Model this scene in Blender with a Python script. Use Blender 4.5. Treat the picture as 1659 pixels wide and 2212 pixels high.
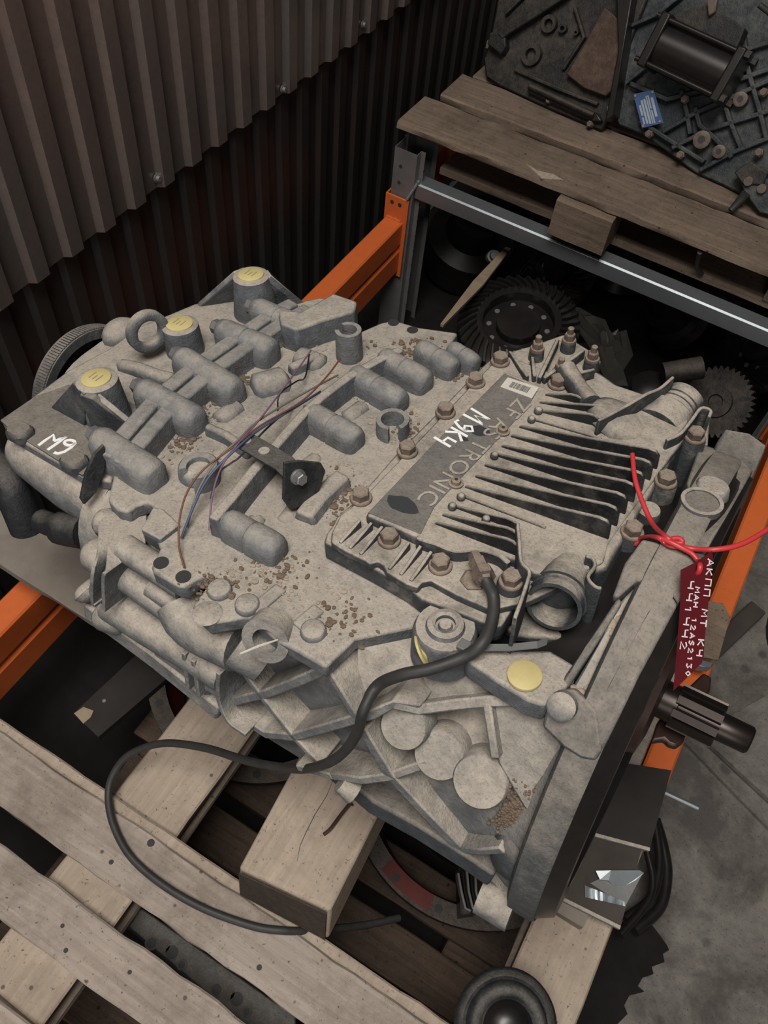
import bpy, bmesh, math, random
import numpy as np
from mathutils import Vector, Matrix
random.seed(7)
rng = np.random.RandomState(7)
for o in list(bpy.data.objects): bpy.data.objects.remove(o)
scene = bpy.context.scene
COL = scene.collection

# ---------------------------------------------------------------- camera
F = 1810.7; CX, CY = 829.5, 1106.0
M = np.array([[0.85992667, 0.50438573, 0.07823781],
              [0.45422505, -0.68629497, -0.56804825],
              [-0.23282122, 0.52401742, -0.81926798]])     # rows: camera right, down, forward
CAM = np.array([0, 0, 1.85])
cd = bpy.data.cameras.new('camera'); cam = bpy.data.objects.new('camera', cd); COL.objects.link(cam)
cd.sensor_fit = 'VERTICAL'; cd.sensor_height = 36.0; cd.lens = F / 2212 * 36.0
cd.clip_start = 0.02; cd.clip_end = 60
mw = Matrix.Identity(4)
for i in range(3):
    mw[i][0] = M[0][i]; mw[i][1] = -M[1][i]; mw[i][2] = -M[2][i]; mw[i][3] = CAM[i]
cam.matrix_world = mw
scene.camera = cam

# ---------------------------------------------------------------- light
scene.view_settings.view_transform = 'Standard'
scene.view_settings.look = 'None'
scene.view_settings.gamma = 1
scene.view_settings.use_curve_mapping = False
scene.view_settings.exposure = -0.1
world = bpy.data.worlds.new('world'); scene.world = world
world.use_nodes = True
bg = world.node_tree.nodes['Background']
bg.inputs[0].default_value = (0.80, 0.90, 1.0, 1); bg.inputs[1].default_value = 0.022
def area(name, loc, target, sx, sy, power, col):
    l = bpy.data.lights.new(name, 'AREA'); l.shape = 'RECTANGLE'; l.size = sx; l.size_y = sy
    l.energy = power; l.color = col
    o = bpy.data.objects.new(name, l); COL.objects.link(o); o.location = loc
    o.rotation_euler = (Vector(target) - Vector(loc)).to_track_quat('-Z', 'Y').to_euler()
    return o
# daylight through an opening in the roof above the photographer, and the open gate behind
area('roof_opening', (-0.2, -0.5, 4.4), (-0.3, 0.7, 0.7), 1.6, 1.6, 152, (1.0, 0.965, 0.915))
area('gate_daylight', (0.7, -3.6, 2.3), (-0.7, 0.8, 1.0), 2.2, 1.8, 58, (1.0, 0.97, 0.94))

# ---------------------------------------------------------------- unprojection of measured pixels onto planes of the place
def ray(u, v): return M.T @ np.array([(u - CX) / F, (v - CY) / F, 1.0])
def at(u, v, z):
    d = ray(u, v); return CAM + d * (z - CAM[2]) / d[2]
def frame(el, yaw, tel):
    e, y, te = np.radians([el, yaw, tel])
    L = np.array([np.cos(e) * np.cos(y), np.cos(e) * np.sin(y), np.sin(e)])
    T0 = np.cross([0, 0, 1], L); T0 /= np.linalg.norm(T0); U = np.cross(L, T0)
    a = np.arcsin(np.sin(te) / U[2]); T = np.cos(a) * T0 + np.sin(a) * U
    return L, T, np.cross(L, T)
GL, GT, GN = frame(9, -2, -4)            # gearbox axes: along shaft, across, up
GR = np.stack([GL, GT, GN], 0)
GO = at(962, 890, 1.09)                  # origin on the control cover's seat
GCAM = GR @ (CAM - GO)
def g(u, v, n):
    d = GR @ ray(u, v); return GCAM + d * (n - GCAM[2]) / d[2]
def gl(u, v, l):
    d = GR @ ray(u, v); return GCAM + d * (l - GCAM[0]) / d[0]
SN = np.array([0, -.24, .04]); SN /= np.linalg.norm(SN); SA = np.array([0, -.345, -.04])
def s(u, v, off=0.0):                    # near side wall of the gearbox
    d = GR @ ray(u, v); return GCAM + d * (off + SN @ SA - SN @ GCAM) / (SN @ d)
ST = np.cross([1, 0, 0], SN)
V = lambda a: Vector((float(a[0]), float(a[1]), float(a[2])))

# ---------------------------------------------------------------- materials
def newmat(name):
    m = bpy.data.materials.new(name); m.use_nodes = True
    nt = m.node_tree; b = nt.nodes['Principled BSDF']
    return m, nt, b
def nd(nt, typ, **kw):
    n = nt.nodes.new(typ)
    for k, v in kw.items():
        if k in n.inputs.keys(): n.inputs[k].default_value = v
        else: setattr(n, k, v)
    return n
def coords(nt, scale=(1, 1, 1), which='Object'):
    tc = nd(nt, 'ShaderNodeTexCoord'); mp = nd(nt, 'ShaderNodeMapping')
    mp.inputs['Scale'].default_value = scale
    nt.links.new(tc.outputs[which], mp.inputs['Vector']); return mp.outputs['Vector']
def noise(nt, vec, scale, detail=4, rough=.6, dist=0):
    n = nd(nt, 'ShaderNodeTexNoise'); n.inputs['Scale'].default_value = scale; n.inputs['Detail'].default_value = detail
    n.inputs['Roughness'].default_value = rough; n.inputs['Distortion'].default_value = dist
    nt.links.new(vec, n.inputs['Vector']); return n.outputs['Fac']
def ramp(nt, fac, stops):
    r = nd(nt, 'ShaderNodeValToRGB'); e = r.color_ramp.elements
    while len(e) < len(stops): e.new(.5)
    for i, (p, c) in enumerate(stops):
        e[i].position = p; e[i].color = (c[0], c[1], c[2], 1) if hasattr(c, '__len__') else (c, c, c, 1)
    nt.links.new(fac, r.inputs[0]); return r.outputs[0]
def mix(nt, fac, a, b, mode='MIX'):
    m = nd(nt, 'ShaderNodeMix', data_type='RGBA', blend_type=mode)
    for sock, val in ((m.inputs[0], fac), (m.inputs[6], a), (m.inputs[7], b)):
        if hasattr(val, 'is_output'): nt.links.new(val, sock)
        elif hasattr(val, '__len__'): sock.default_value = (val[0], val[1], val[2], 1)
        else: sock.default_value = val
    return m.outputs[2]
def math_(nt, op, a, b=None, clamp=False):
    m = nd(nt, 'ShaderNodeMath', operation=op); m.use_clamp = clamp
    for sock, val in ((m.inputs[0], a), (m.inputs[1], b)):
        if val is None: continue
        if hasattr(val, 'is_output'): nt.links.new(val, sock)
        else: sock.default_value = val
    return m.outputs[0]
def bump(nt, b, h, strength, dist):
    n = nd(nt, 'ShaderNodeBump'); n.inputs['Strength'].default_value = strength; n.inputs['Distance'].default_value = dist
    nt.links.new(h, n.inputs['Height']); nt.links.new(n.outputs[0], b.inputs['Normal'])
def worldcoords(nt):
    return nd(nt, 'ShaderNodeNewGeometry').outputs['Position']

def dusty(name, metal, dust, lo=.35, hi=.85, amount=1.0, rough=.8, spec=.25, patch=.35):
    """a surface of colour `metal` with settled dust on what faces up"""
    m, nt, b = newmat(name)
    geo = nd(nt, 'ShaderNodeNewGeometry'); sep = nd(nt, 'ShaderNodeSeparateXYZ')
    nt.links.new(geo.outputs['Normal'], sep.inputs[0])
    pos = geo.outputs['Position']
    n1 = noise(nt, pos, 9, 5, .65); n2 = noise(nt, pos, 60, 4, .7); n3 = noise(nt, pos, 320, 3, .7); n4 = noise(nt, pos, 800, 2, .6)
    up = nd(nt, 'ShaderNodeMapRange'); up.inputs[1].default_value = lo; up.inputs[2].default_value = hi
    nt.links.new(sep.outputs[2], up.inputs[0])
    wob = math_(nt, 'MULTIPLY', math_(nt, 'SUBTRACT', math_(nt, 'ADD', n1, math_(nt, 'MULTIPLY', n2, .5)), .78), patch * 4)
    fac = math_(nt, 'MULTIPLY', math_(nt, 'ADD', up.outputs[0], wob, True), amount, True)
    base = mix(nt, ramp(nt, n2, [(.3, 0), (.75, 1)]), [c * .72 for c in metal], [min(1, c * 1.25) for c in metal])
    d1 = mix(nt, ramp(nt, n2, [(.25, 0), (.75, 1)]), [c * .80 for c in dust], [min(1, c * 1.12) for c in dust])
    d2 = mix(nt, ramp(nt, n3, [(.52, 0), (.70, .65)]), d1, [c * .45 for c in dust])
    d2 = mix(nt, ramp(nt, n4, [(.62, 0), (.74, .5)]), d2, [min(1, c * 1.5) for c in dust])
    nt.links.new(mix(nt, fac, base, d2), b.inputs['Base Color'])
    b.inputs['Roughness'].default_value = rough; b.inputs['Specular IOR Level'].default_value = spec
    bump(nt, b, math_(nt, 'ADD', n3, math_(nt, 'MULTIPLY', n2, 1.5)), .5, .0025)
    return m
def plain(name, col, rough=.6, metallic=0, spec=.4, var=.25, scale=30, bumpd=.0, stretch=(1, 1, 1)):
    m, nt, b = newmat(name)
    v = coords(nt, stretch); n1 = noise(nt, v, scale, 5, .65)
    nt.links.new(mix(nt, n1, [c * (1 - var) for c in col], [min(1, c * (1 + var)) for c in col]), b.inputs['Base Color'])
    b.inputs['Roughness'].default_value = rough; b.inputs['Metallic'].default_value = metallic
    b.inputs['Specular IOR Level'].default_value = spec
    if bumpd: bump(nt, b, n1, .5, bumpd)
    return m
def wood(name, light, dark, stain, axis=0, dirt=.5):
    m, nt, b = newmat(name)
    st = [6, 90, 90]; st = [st[1]] * 3; st[axis] = 5
    tc = nd(nt, 'ShaderNodeTexCoord')
    oi = nd(nt, 'ShaderNodeObjectInfo')
    addv = nd(nt, 'ShaderNodeVectorMath', operation='ADD')
    nt.links.new(tc.outputs['Object'], addv.inputs[0])
    sc = nd(nt, 'ShaderNodeVectorMath', operation='SCALE'); sc.inputs['Scale'].default_value = 3.0
    cmb = nd(nt, 'ShaderNodeCombineXYZ')
    for i in range(3): nt.links.new(oi.outputs['Random'], cmb.inputs[i])
    nt.links.new(cmb.outputs[0], sc.inputs[0]); nt.links.new(sc.outputs[0], addv.inputs[1])
    mp = nd(nt, 'ShaderNodeMapping'); mp.inputs['Scale'].default_value = st
    nt.links.new(addv.outputs[0], mp.inputs['Vector'])
    grain = noise(nt, mp.outputs[0], 1.0, 6, .7, .6)
    pos = addv.outputs[0]
    n1 = noise(nt, pos, 7, 5, .7, .4); n2 = noise(nt, pos, 45, 5, .75); n3 = noise(nt, pos, 170, 3, .7)
    c1 = mix(nt, ramp(nt, grain, [(.3, 0), (.7, 1)]), dark, light)
    c2 = mix(nt, ramp(nt, math_(nt, 'ADD', math_(nt, 'MULTIPLY', n1, .6), math_(nt, 'MULTIPLY', n2, .4)), [(.46, 0), (.68, dirt)]), c1, stain)
    c3 = mix(nt, ramp(nt, n3, [(.62, 0), (.70, .75)]), c2, [c * .22 for c in dark])
    vor = nd(nt, 'ShaderNodeTexVoronoi'); vor.inputs['Scale'].default_value = 26
    nt.links.new(pos, vor.inputs['Vector'])
    c4 = mix(nt, ramp(nt, vor.outputs['Distance'], [(.055, .8), (.095, 0)]), c3, [c * .25 for c in dark])
    nt.links.new(c4, b.inputs['Base Color'])
    b.inputs['Roughness'].default_value = .85; b.inputs['Specular IOR Level'].default_value = .15
    bump(nt, b, math_(nt, 'ADD', grain, math_(nt, 'MULTIPLY', n2, .7)), .45, .003)
    return m
def painted(name, col, wear, rough=.45, lo=.56, hi=.66):
    m, nt, b = newmat(name)
    pos = worldcoords(nt); n1 = noise(nt, pos, 6, 6, .7, .3); n2 = noise(nt, pos, 50, 5, .7)
    f = math_(nt, 'ADD', math_(nt, 'MULTIPLY', n1, .6), math_(nt, 'MULTIPLY', n2, .4))
    c = mix(nt, n2, [x * .85 for x in col], [min(1, x * 1.12) for x in col])
    nt.links.new(mix(nt, ramp(nt, f, [(lo, 0), (hi, .8)]), c, wear), b.inputs['Base Color'])
    b.inputs['Roughness'].default_value = rough; b.inputs['Specular IOR Level'].default_value = .4
    return m

DUST = (.385, .34, .287)
MT = {}
MT['cast'] = dusty('cast_dusty', (.115, .122, .130), DUST, .35, .88, .95, patch=.30)
MT['cast_boss'] = dusty('cast_boss', (.15, .154, .157), (.36, .325, .28), .45, 1.0, .62, patch=.5)
MT['cast_side'] = dusty('cast_side', (.135, .14, .142), (.41, .36, .30), .15, .85, .93, patch=.30)
MT['cast_rim'] = dusty('cast_rim', (.075, .078, .08), (.27, .235, .195), .3, .95, .88, patch=.45)
MT['cast_dark'] = dusty('cast_dark', (.045, .05, .055), (.27, .235, .195), .45, .95, .72)
MT['cover'] = dusty('cover_paint', (.050, .054, .058), (.40, .35, .29), .55, .90, .96, patch=.5)
MT['panel'] = dusty('panel_wiped', (.075, .078, .080), (.24, .215, .185), .45, 1.05, .6, rough=.6, patch=.25)
MT['fin'] = dusty('fin_black', (.018, .019, .021), (.36, .32, .27), .62, .97, .9, rough=.55, patch=.22)
MT['bolt'] = dusty('bolt_rusty', (.13, .098, .078), (.31, .25, .20), .45, .95, .75, rough=.7)
MT['steel_black'] = dusty('steel_black', (.022, .023, .025), (.16, .145, .125), .6, 1.05, .6, rough=.5)
MT['oily'] = plain('oily_black', (.016, .014, .013), .32, .2, .5, .5, 40)
MT['oily_dust'] = dusty('oily_dust', (.017, .016, .015), (.11, .088, .07), .3, 1.0, .7, rough=.5, patch=.5)
MT['blue_dark'] = dusty('blue_dark', (.024, .030, .034), (.15, .148, .13), .3, 1.05, .75, rough=.45, patch=.5)
MT['plug'] = plain('plug_yellow', (.50, .42, .19), .6, 0, .3, .18, 60)
MT['rubber'] = plain('rubber_cable', (.030, .029, .028), .55, 0, .4, .5, 60)
MT['rust'] = plain('rust', (.045, .024, .018), .45, .4, .5, .7, 35)
MT['rust_dust'] = dusty('rust_dust', (.06, .036, .026), (.17, .115, .08), .3, 1.0, .6, rough=.6, patch=.6)
MT['shaft'] = plain('shaft_steel', (.04, .032, .028), .36, .8, .5, .5, 25)
MT['orange'] = painted('rack_orange', (.62, .135, .035), (.23, .07, .035), .42, .57, .72)
MT['galv'] = plain('galvanised', (.27, .295, .31), .46, .75, .5, .22, 22)
MT['galv_dark'] = plain('galvanised_dull', (.25, .245, .245), .42, .55, .5, .35, 22)
MT['wood_x'] = wood('wood_grey_x', (.38, .325, .275), (.25, .205, .17), (.15, .118, .095), 0, .8)
MT['wood_y'] = wood('wood_pale_y', (.43, .35, .275), (.31, .25, .195), (.17, .13, .10), 1, .5)
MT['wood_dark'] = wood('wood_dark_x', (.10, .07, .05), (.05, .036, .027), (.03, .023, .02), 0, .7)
MT['wood_end'] = plain('wood_end', (.055, .043, .035), .9, 0, .1, .5, 90, .002)
MT['wood_far'] = wood('wood_far_x', (.235, .175, .13), (.135, .098, .074), (.07, .052, .042), 0, .6)
MT['board_dark'] = plain('board_dark', (.030, .026, .024), .75, 0, .2, .4, 25)
MT['hardboard'] = plain('hardboard', (.060, .050, .043), .8, 0, .2, .35, 20)
MT['board_grey'] = plain('board_grey', (.20, .172, .145), .85, 0, .2, .35, 22, .001)
MT['red_wire'] = plain('red_wire', (.50, .035, .042), .4, 0, .5, .08)
MT['red_paint'] = plain('red_paint', (.10, .018, .014), .6, 0, .3, .4, 30)
MT['white_paint'] = plain('white_paint', (.80, .80, .78), .6, 0, .3, .04)
MT['label_white'] = plain('label_white', (.55, .52, .46), .7, 0, .3, .2, 80)
MT['ink'] = plain('ink', (.03, .03, .03), .7)
MT['name_blue'] = plain('name_blue', (.04, .085, .21), .45, 0, .4, .3, 40)
MT['name_white'] = plain('name_white', (.30, .33, .36), .5, 0, .4, .2, 40)
MT['wire_purple'] = plain('wire_purple', (.17, .09, .14), .5)
MT['wire_blue'] = plain('wire_blue', (.055, .075, .14), .5)
MT['wire_brown'] = plain('wire_brown', (.14, .06, .035), .5)
MT['wire_grey'] = plain('wire_grey', (.16, .14, .12), .5)
MT['alu'] = plain('torn_alu', (.42, .46, .48), .38, .7, .5, .3, 30)
MT['spot'] = plain('wiped_spot', (.035, .038, .042), .5)
MT['crumb'] = plain('crumb', (.33, .275, .215), .95, 0, .1, .5, 120)
MT['tag_ink'] = plain('tag_ink', (.50, .44, .46), .6)
MT['dirt'] = plain('dirt', (.15, .11, .08), .95, 0, .1, .5, 120)
MT['zip'] = plain('zip_tie', (.14, .14, .135), .5)
MT['stick'] = plain('stick_wood', (.30, .23, .16), .8, 0, .2, .35, 30)
def mat_tag():
    m, nt, b = newmat('tag_film')
    b.inputs['Base Color'].default_value = (.075, .007, .010, 1); b.inputs['Roughness'].default_value = .7
    b.inputs['Specular IOR Level'].default_value = .04; b.inputs['Alpha'].default_value = .9
    return m
MT['tag'] = mat_tag()
def mat_bag():
    m, nt, b = newmat('clear_film')
    b.inputs['Base Color'].default_value = (.06, .057, .05, 1); b.inputs['Roughness'].default_value = .15
    b.inputs['Alpha'].default_value = .35; b.inputs['Specular IOR Level'].default_value = .8
    return m
MT['bag'] = mat_bag()
def mat_floor():
    m, nt, b = newmat('concrete_floor')
    pos = worldcoords(nt); n1 = noise(nt, pos, 3.5, 6, .7, .4); n2 = noise(nt, pos, 22, 6, .75); n3 = noise(nt, pos, 150, 3, .7)
    c = mix(nt, ramp(nt, n2, [(.3, 0), (.7, 1)]), (.115, .103, .09), (.205, .188, .165))
    c = mix(nt, ramp(nt, n1, [(.46, 0), (.60, .8)]), c, (.055, .047, .04))
    c = mix(nt, ramp(nt, n3, [(.60, 0), (.68, .8)]), c, (.03, .034, .03))
    vor = nd(nt, 'ShaderNodeTexVoronoi'); vor.inputs['Scale'].default_value = 9; nt.links.new(pos, vor.inputs['Vector'])
    c = mix(nt, ramp(nt, vor.outputs['Distance'], [(.10, .7), (.16, 0)]), c, (.045, .038, .032))
    nt.links.new(c, b.inputs['Base Color']); b.inputs['Roughness'].default_value = .8
    bump(nt, b, n2, .4, .006)
    return m
MT['floor'] = mat_floor()
MT['shade_and_film_black'] = plain('shade_and_film_black', (.012, .0105, .010), .85, 0, .15, .5, 25)  # near-black for the painted shade under the racks and for the black film
def mat_wall(name, c0, c1, rough):
    m, nt, b = newmat(name)
    pos = worldcoords(nt); n1 = noise(nt, pos, 2.2, 5, .6, .4); n2 = noise(nt, pos, 90, 4, .7)
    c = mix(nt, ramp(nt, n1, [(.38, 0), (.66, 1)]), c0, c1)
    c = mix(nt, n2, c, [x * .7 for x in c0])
    nt.links.new(c, b.inputs['Base Color']); b.inputs['Roughness'].default_value = rough
    b.inputs['Metallic'].default_value = .6; b.inputs['Specular IOR Level'].default_value = .5
    return m
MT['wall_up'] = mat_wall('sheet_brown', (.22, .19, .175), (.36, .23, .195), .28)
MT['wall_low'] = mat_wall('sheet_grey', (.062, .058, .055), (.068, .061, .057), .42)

# ---------------------------------------------------------------- mesh helpers
def link(name, me, mat=None, parent=None):
    o = bpy.data.objects.new(name, me); COL.objects.link(o)
    if mat is not None and me is not None:
        me.materials.clear(); me.materials.append(MT[mat] if isinstance(mat, str) else mat)
    if parent is not None: o.parent = parent
    return o
def mesh(name, verts, faces, smooth=None):
    me = bpy.data.meshes.new(name)
    me.from_pydata([tuple(float(c) for c in v) for v in verts], [], [tuple(f) for f in faces])
    bm = bmesh.new(); bm.from_mesh(me); bmesh.ops.recalc_face_normals(bm, faces=bm.faces); bm.to_mesh(me); bm.free()
    if smooth is not None:
        for p in me.polygons: p.use_smooth = True
        me.set_sharp_from_angle(angle=math.radians(smooth))
    me.update(); return me
def mk(name, verts, faces, mat, parent=None, smooth=None, bevel=0, seg=2):
    o = link(name, mesh(name, verts, faces, smooth), mat, parent)
    if bevel:
        b = o.modifiers.new('bevel', 'BEVEL'); b.width = bevel; b.segments = seg; b.limit_method = 'ANGLE'
        b.angle_limit = math.radians(38); b.harden_normals = False
        for p in o.data.polygons: p.use_smooth = True
        o.data.set_sharp_from_angle(angle=math.radians(50))
    return o
class MB:
    """collects shapes that belong to one part"""
    def __init__(self): self.v = []; self.f = []
    def add(self, verts, faces):
        k = len(self.v); self.v += [tuple(float(c) for c in x) for x in verts]; self.f += [tuple(i + k for i in q) for q in faces]; return self
    def build(self, name, mat, parent=None, smooth=None, bevel=0, seg=2):
        return mk(name, self.v, self.f, mat, parent, smooth, bevel, seg)
def A(*x): return np.array(x, float)
def unit(a): a = np.asarray(a, float); return a / (np.linalg.norm(a) + 1e-12)
def prism_geo(top, bot):
    n = len(top)
    f = [tuple(range(n)), tuple(range(2 * n - 1, n - 1, -1))]
    f += [(i, n + i, n + (i + 1) % n, (i + 1) % n) for i in range(n)]
    return list(top) + list(bot), f
def box_geo(x0, x1, y0, y1, z0, z1):
    return prism_geo([(x0, y0, z1), (x1, y0, z1), (x1, y1, z1), (x0, y1, z1)], [(x0, y0, z0), (x1, y0, z0), (x1, y1, z0), (x0, y1, z0)])
def perp(a):
    a = unit(a); r = A(0, 0, 1) if abs(a[2]) < .9 else A(1, 0, 0)
    x = unit(np.cross(r, a)); return x, np.cross(a, x)
def lathe_geo(p, axis, prof, seg=24, cap=True):
    """prof: list of (height along axis, radius)"""
    p = np.asarray(p, float); axis = unit(axis); x, y = perp(axis)
    v = []; f = []
    for h, r in prof:
        for k in range(seg):
            a = 2 * math.pi * k / seg; v.append(p + axis * h + (x * math.cos(a) + y * math.sin(a)) * r)
    m = len(prof)
    for i in range(m - 1):
        for k in range(seg):
            f.append((i * seg + k, i * seg + (k + 1) % seg, (i + 1) * seg + (k + 1) % seg, (i + 1) * seg + k))
    if cap:
        f.append(tuple(range(seg))); f.append(tuple((m - 1) * seg + k for k in range(seg)))
    return v, f
def ring_geo(p, axis, prof, seg=48):
    """closed profile revolved"""
    v, f = lathe_geo(p, axis, list(prof) + [prof[0]], seg, False)
    m = len(prof); v = v[:m * seg]
    f = [tuple(i % (m * seg) for i in q) for q in f]
    return v, f
def catmull(pts, sub=8):
    pts = [np.asarray(p, float) for p in pts]; out = []
    P = [2 * pts[0] - pts[1]] + pts + [2 * pts[-1] - pts[-2]]
    for i in range(1, len(P) - 2):
        a, b, c, d = P[i - 1:i + 3]
        for k in range(sub):
            t = k / sub
            out.append(.5 * ((2 * b) + (c - a) * t + (2 * a - 5 * b + 4 * c - d) * t * t + (3 * b - a - 3 * c + d) * t ** 3))
    out.append(pts[-1]); return out
def tube_geo(path, r, seg=8, cap=True):
    path = [np.asarray(p, float) for p in path]; n = len(path)
    t0 = unit(path[1] - path[0]); x, y = perp(t0); v = []; f = []
    for i, p in enumerate(path):
        t = unit(path[min(i + 1, n - 1)] - path[max(i - 1, 0)])
        x = unit(x - t * (x @ t)); y = np.cross(t, x)
        rr = r[i] if hasattr(r, '__len__') else r
        for k in range(seg):
            a = 2 * math.pi * k / seg; v.append(p + (x * math.cos(a) + y * math.sin(a)) * rr)
    for i in range(n - 1):
        for k in range(seg):
            f.append((i * seg + k, i * seg + (k + 1) % seg, (i + 1) * seg + (k + 1) % seg, (i + 1) * seg + k))
    if cap: f.append(tuple(range(seg))); f.append(tuple((n - 1) * seg + k for k in range(seg)))
    return v, f
def rib_geo(path, normal, width, depth, draft=1.0):
    """a web standing on a face: `path` is its crest, it goes `depth` down along -normal"""
    path = [np.asarray(p, float) for p in path]; n = len(path)
    nr = unit(normal); rows = []
    for i, p in enumerate(path):
        t = unit(path[min(i + 1, n - 1)] - path[max(i - 1, 0)]); sd = unit(np.cross(t, nr)); w = (width[i] if hasattr(width, '__len__') else width) / 2
        dd = depth[i] if hasattr(depth, '__len__') else depth
        rows.append([p - sd * w, p + sd * w, p + sd * w * draft - nr * dd, p - sd * w * draft - nr * dd])
    v = [q for r in rows for q in r]; f = []
    for i in range(n - 1):
        for k in range(4): f.append((i * 4 + k, i * 4 + (k + 1) % 4, (i + 1) * 4 + (k + 1) % 4, (i + 1) * 4 + k))
    f += [(0, 1, 2, 3), tuple((n - 1) * 4 + k for k in range(4))]
    return v, f
def loft_geo(rows, cap=True):
    m = len(rows[0]); v = [p for r in rows for p in r]; f = []
    for i in range(len(rows) - 1):
        for k in range(m): f.append((i * m + k, i * m + (k + 1) % m, (i + 1) * m + (k + 1) % m, (i + 1) * m + k))
    if cap: f.append(tuple(range(m))); f.append(tuple((len(rows) - 1) * m + k for k in range(m)))
    return v, f
def ball_geo(p, r, seg=10, sq=(1, 1, 1)):
    p = np.asarray(p, float); v = []; f = []; R = seg // 2
    for i in range(R + 1):
        th = math.pi * i / R
        for k in range(seg):
            a = 2 * math.pi * k / seg
            v.append(p + A(math.sin(th) * math.cos(a) * sq[0], math.sin(th) * math.sin(a) * sq[1], math.cos(th) * sq[2]) * r)
    for i in range(R):
        for k in range(seg): f.append((i * seg + k, i * seg + (k + 1) % seg, (i + 1) * seg + (k + 1) % seg, (i + 1) * seg + k))
    return v, f
def tag(o, label, cat, group=None, kind=None):
    if label: o['label'] = label
    if cat: o['category'] = cat
    if group: o['group'] = group
    if kind: o['kind'] = kind
    return o
def struct(o): o['kind'] = 'structure'; return o
def empty(name, loc, label, cat, group=None):
    o = bpy.data.objects.new(name, None); COL.objects.link(o); o.location = tuple(float(c) for c in loc)
    o.empty_display_size = .05
    return tag(o, label, cat, group)
def under(o, parent):
    """make a world-space mesh a part of an unrotated empty"""
    o.parent = parent; o.matrix_parent_inverse = Matrix.Translation(-parent.location); return o

# ---------------------------------------------------------------- floor and wall
fl = struct(mk('floor', [(-1.06, -2, 0), (4, -2, 0), (4, 7, 0), (-1.06, 7, 0)], [(0, 1, 2, 3)], 'floor'))
# black sheet over the ground, painting in the shade under the racks
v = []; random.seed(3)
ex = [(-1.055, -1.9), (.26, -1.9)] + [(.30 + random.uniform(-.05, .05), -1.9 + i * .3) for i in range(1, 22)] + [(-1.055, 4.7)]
link('shade_and_film_black', mesh('shade_and_film_black', *prism_geo([(a, b_, .006) for a, b_ in ex], [(a, b_, 0) for a, b_ in ex])), 'shade_and_film_black', fl)
# a worn slab edge beside the rack
sl = MB()
p = [at(*q, .012) for q in ((1476, 1600), (1500, 1590), (1720, 1800), (1720, 1850))]
sl.add(*prism_geo(p, [A(q[0], q[1], .0) for q in p]))
link('slab_edge', mesh('slab_edge', sl.v, sl.f), 'floor', fl)
p = [at(*q, .02) for q in ((1510, 1585), (1659, 1500), (1800, 1560), (1800, 1800), (1720, 1780))]
link('floor_slab', mesh('floor_slab', *prism_geo(p, [A(q[0], q[1], .0) for q in p])), 'floor', fl)

def sheet(name, X, z0, z1, y0, y1, pitch, depth, mat, parent, lean=0.0, rows=2):
    """trapezoid-rib steel sheet, ribs upright"""
    prof = []
    y = y0
    while y < y1:
        prof += [(y, 0), (y + pitch * .52, 0), (y + pitch * .62, depth), (y + pitch * .97, depth)]
        y += pitch
    v = []; f = []; n = len(prof)
    for j in range(rows):
        z = z0 + (z1 - z0) * j / (rows - 1)
        for (yy, d) in prof: v.append((X + d + lean * (z - z0), yy, z))
    for j in range(rows - 1):
        for i in range(n - 1): f.append((j * n + i, j * n + i + 1, (j + 1) * n + i + 1, (j + 1) * n + i))
    # give the sheet its thickness
    k = len(v); v += [(a - .0012, b_, c) for a, b_, c in v]; f += [tuple(k + i for i in q[::-1]) for q in f]
    f += [(i, i + 1, k + i + 1, k + i) for i in range(n - 1)]
    o = link(name, mesh(name, v, f), mat, parent); return o
wall = struct(empty('wall_left', (-1.07, 1.2, 0), None, None))
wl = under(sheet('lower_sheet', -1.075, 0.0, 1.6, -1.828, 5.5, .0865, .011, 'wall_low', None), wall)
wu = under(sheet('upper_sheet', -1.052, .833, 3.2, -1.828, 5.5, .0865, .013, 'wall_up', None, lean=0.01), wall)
MBOLT = {}
def screw_geo(): 
    a = lathe_geo((0, 0, 0), (0, 0, 1), [(0, .009), (.002, .009), (.003, .006), (.009, .0055)], 12)
    return a
me_scr = mesh('screw', *screw_geo(), smooth=35)
for q in ((219, 491), (338, 384), (610, 192), (783, 52)):
    d = ray(*q); P = CAM + d * (-1.050 / d[0]); 
    o = link('screw', me_scr, 'galv_dark'); o.matrix_world = Matrix.Translation(V(P)) @ Vector((1, 0, 0)).to_track_quat('Z', 'Y').to_matrix().to_4x4()
    o.parent = wall; o.matrix_parent_inverse = Matrix.Translation(-wall.location)

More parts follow.
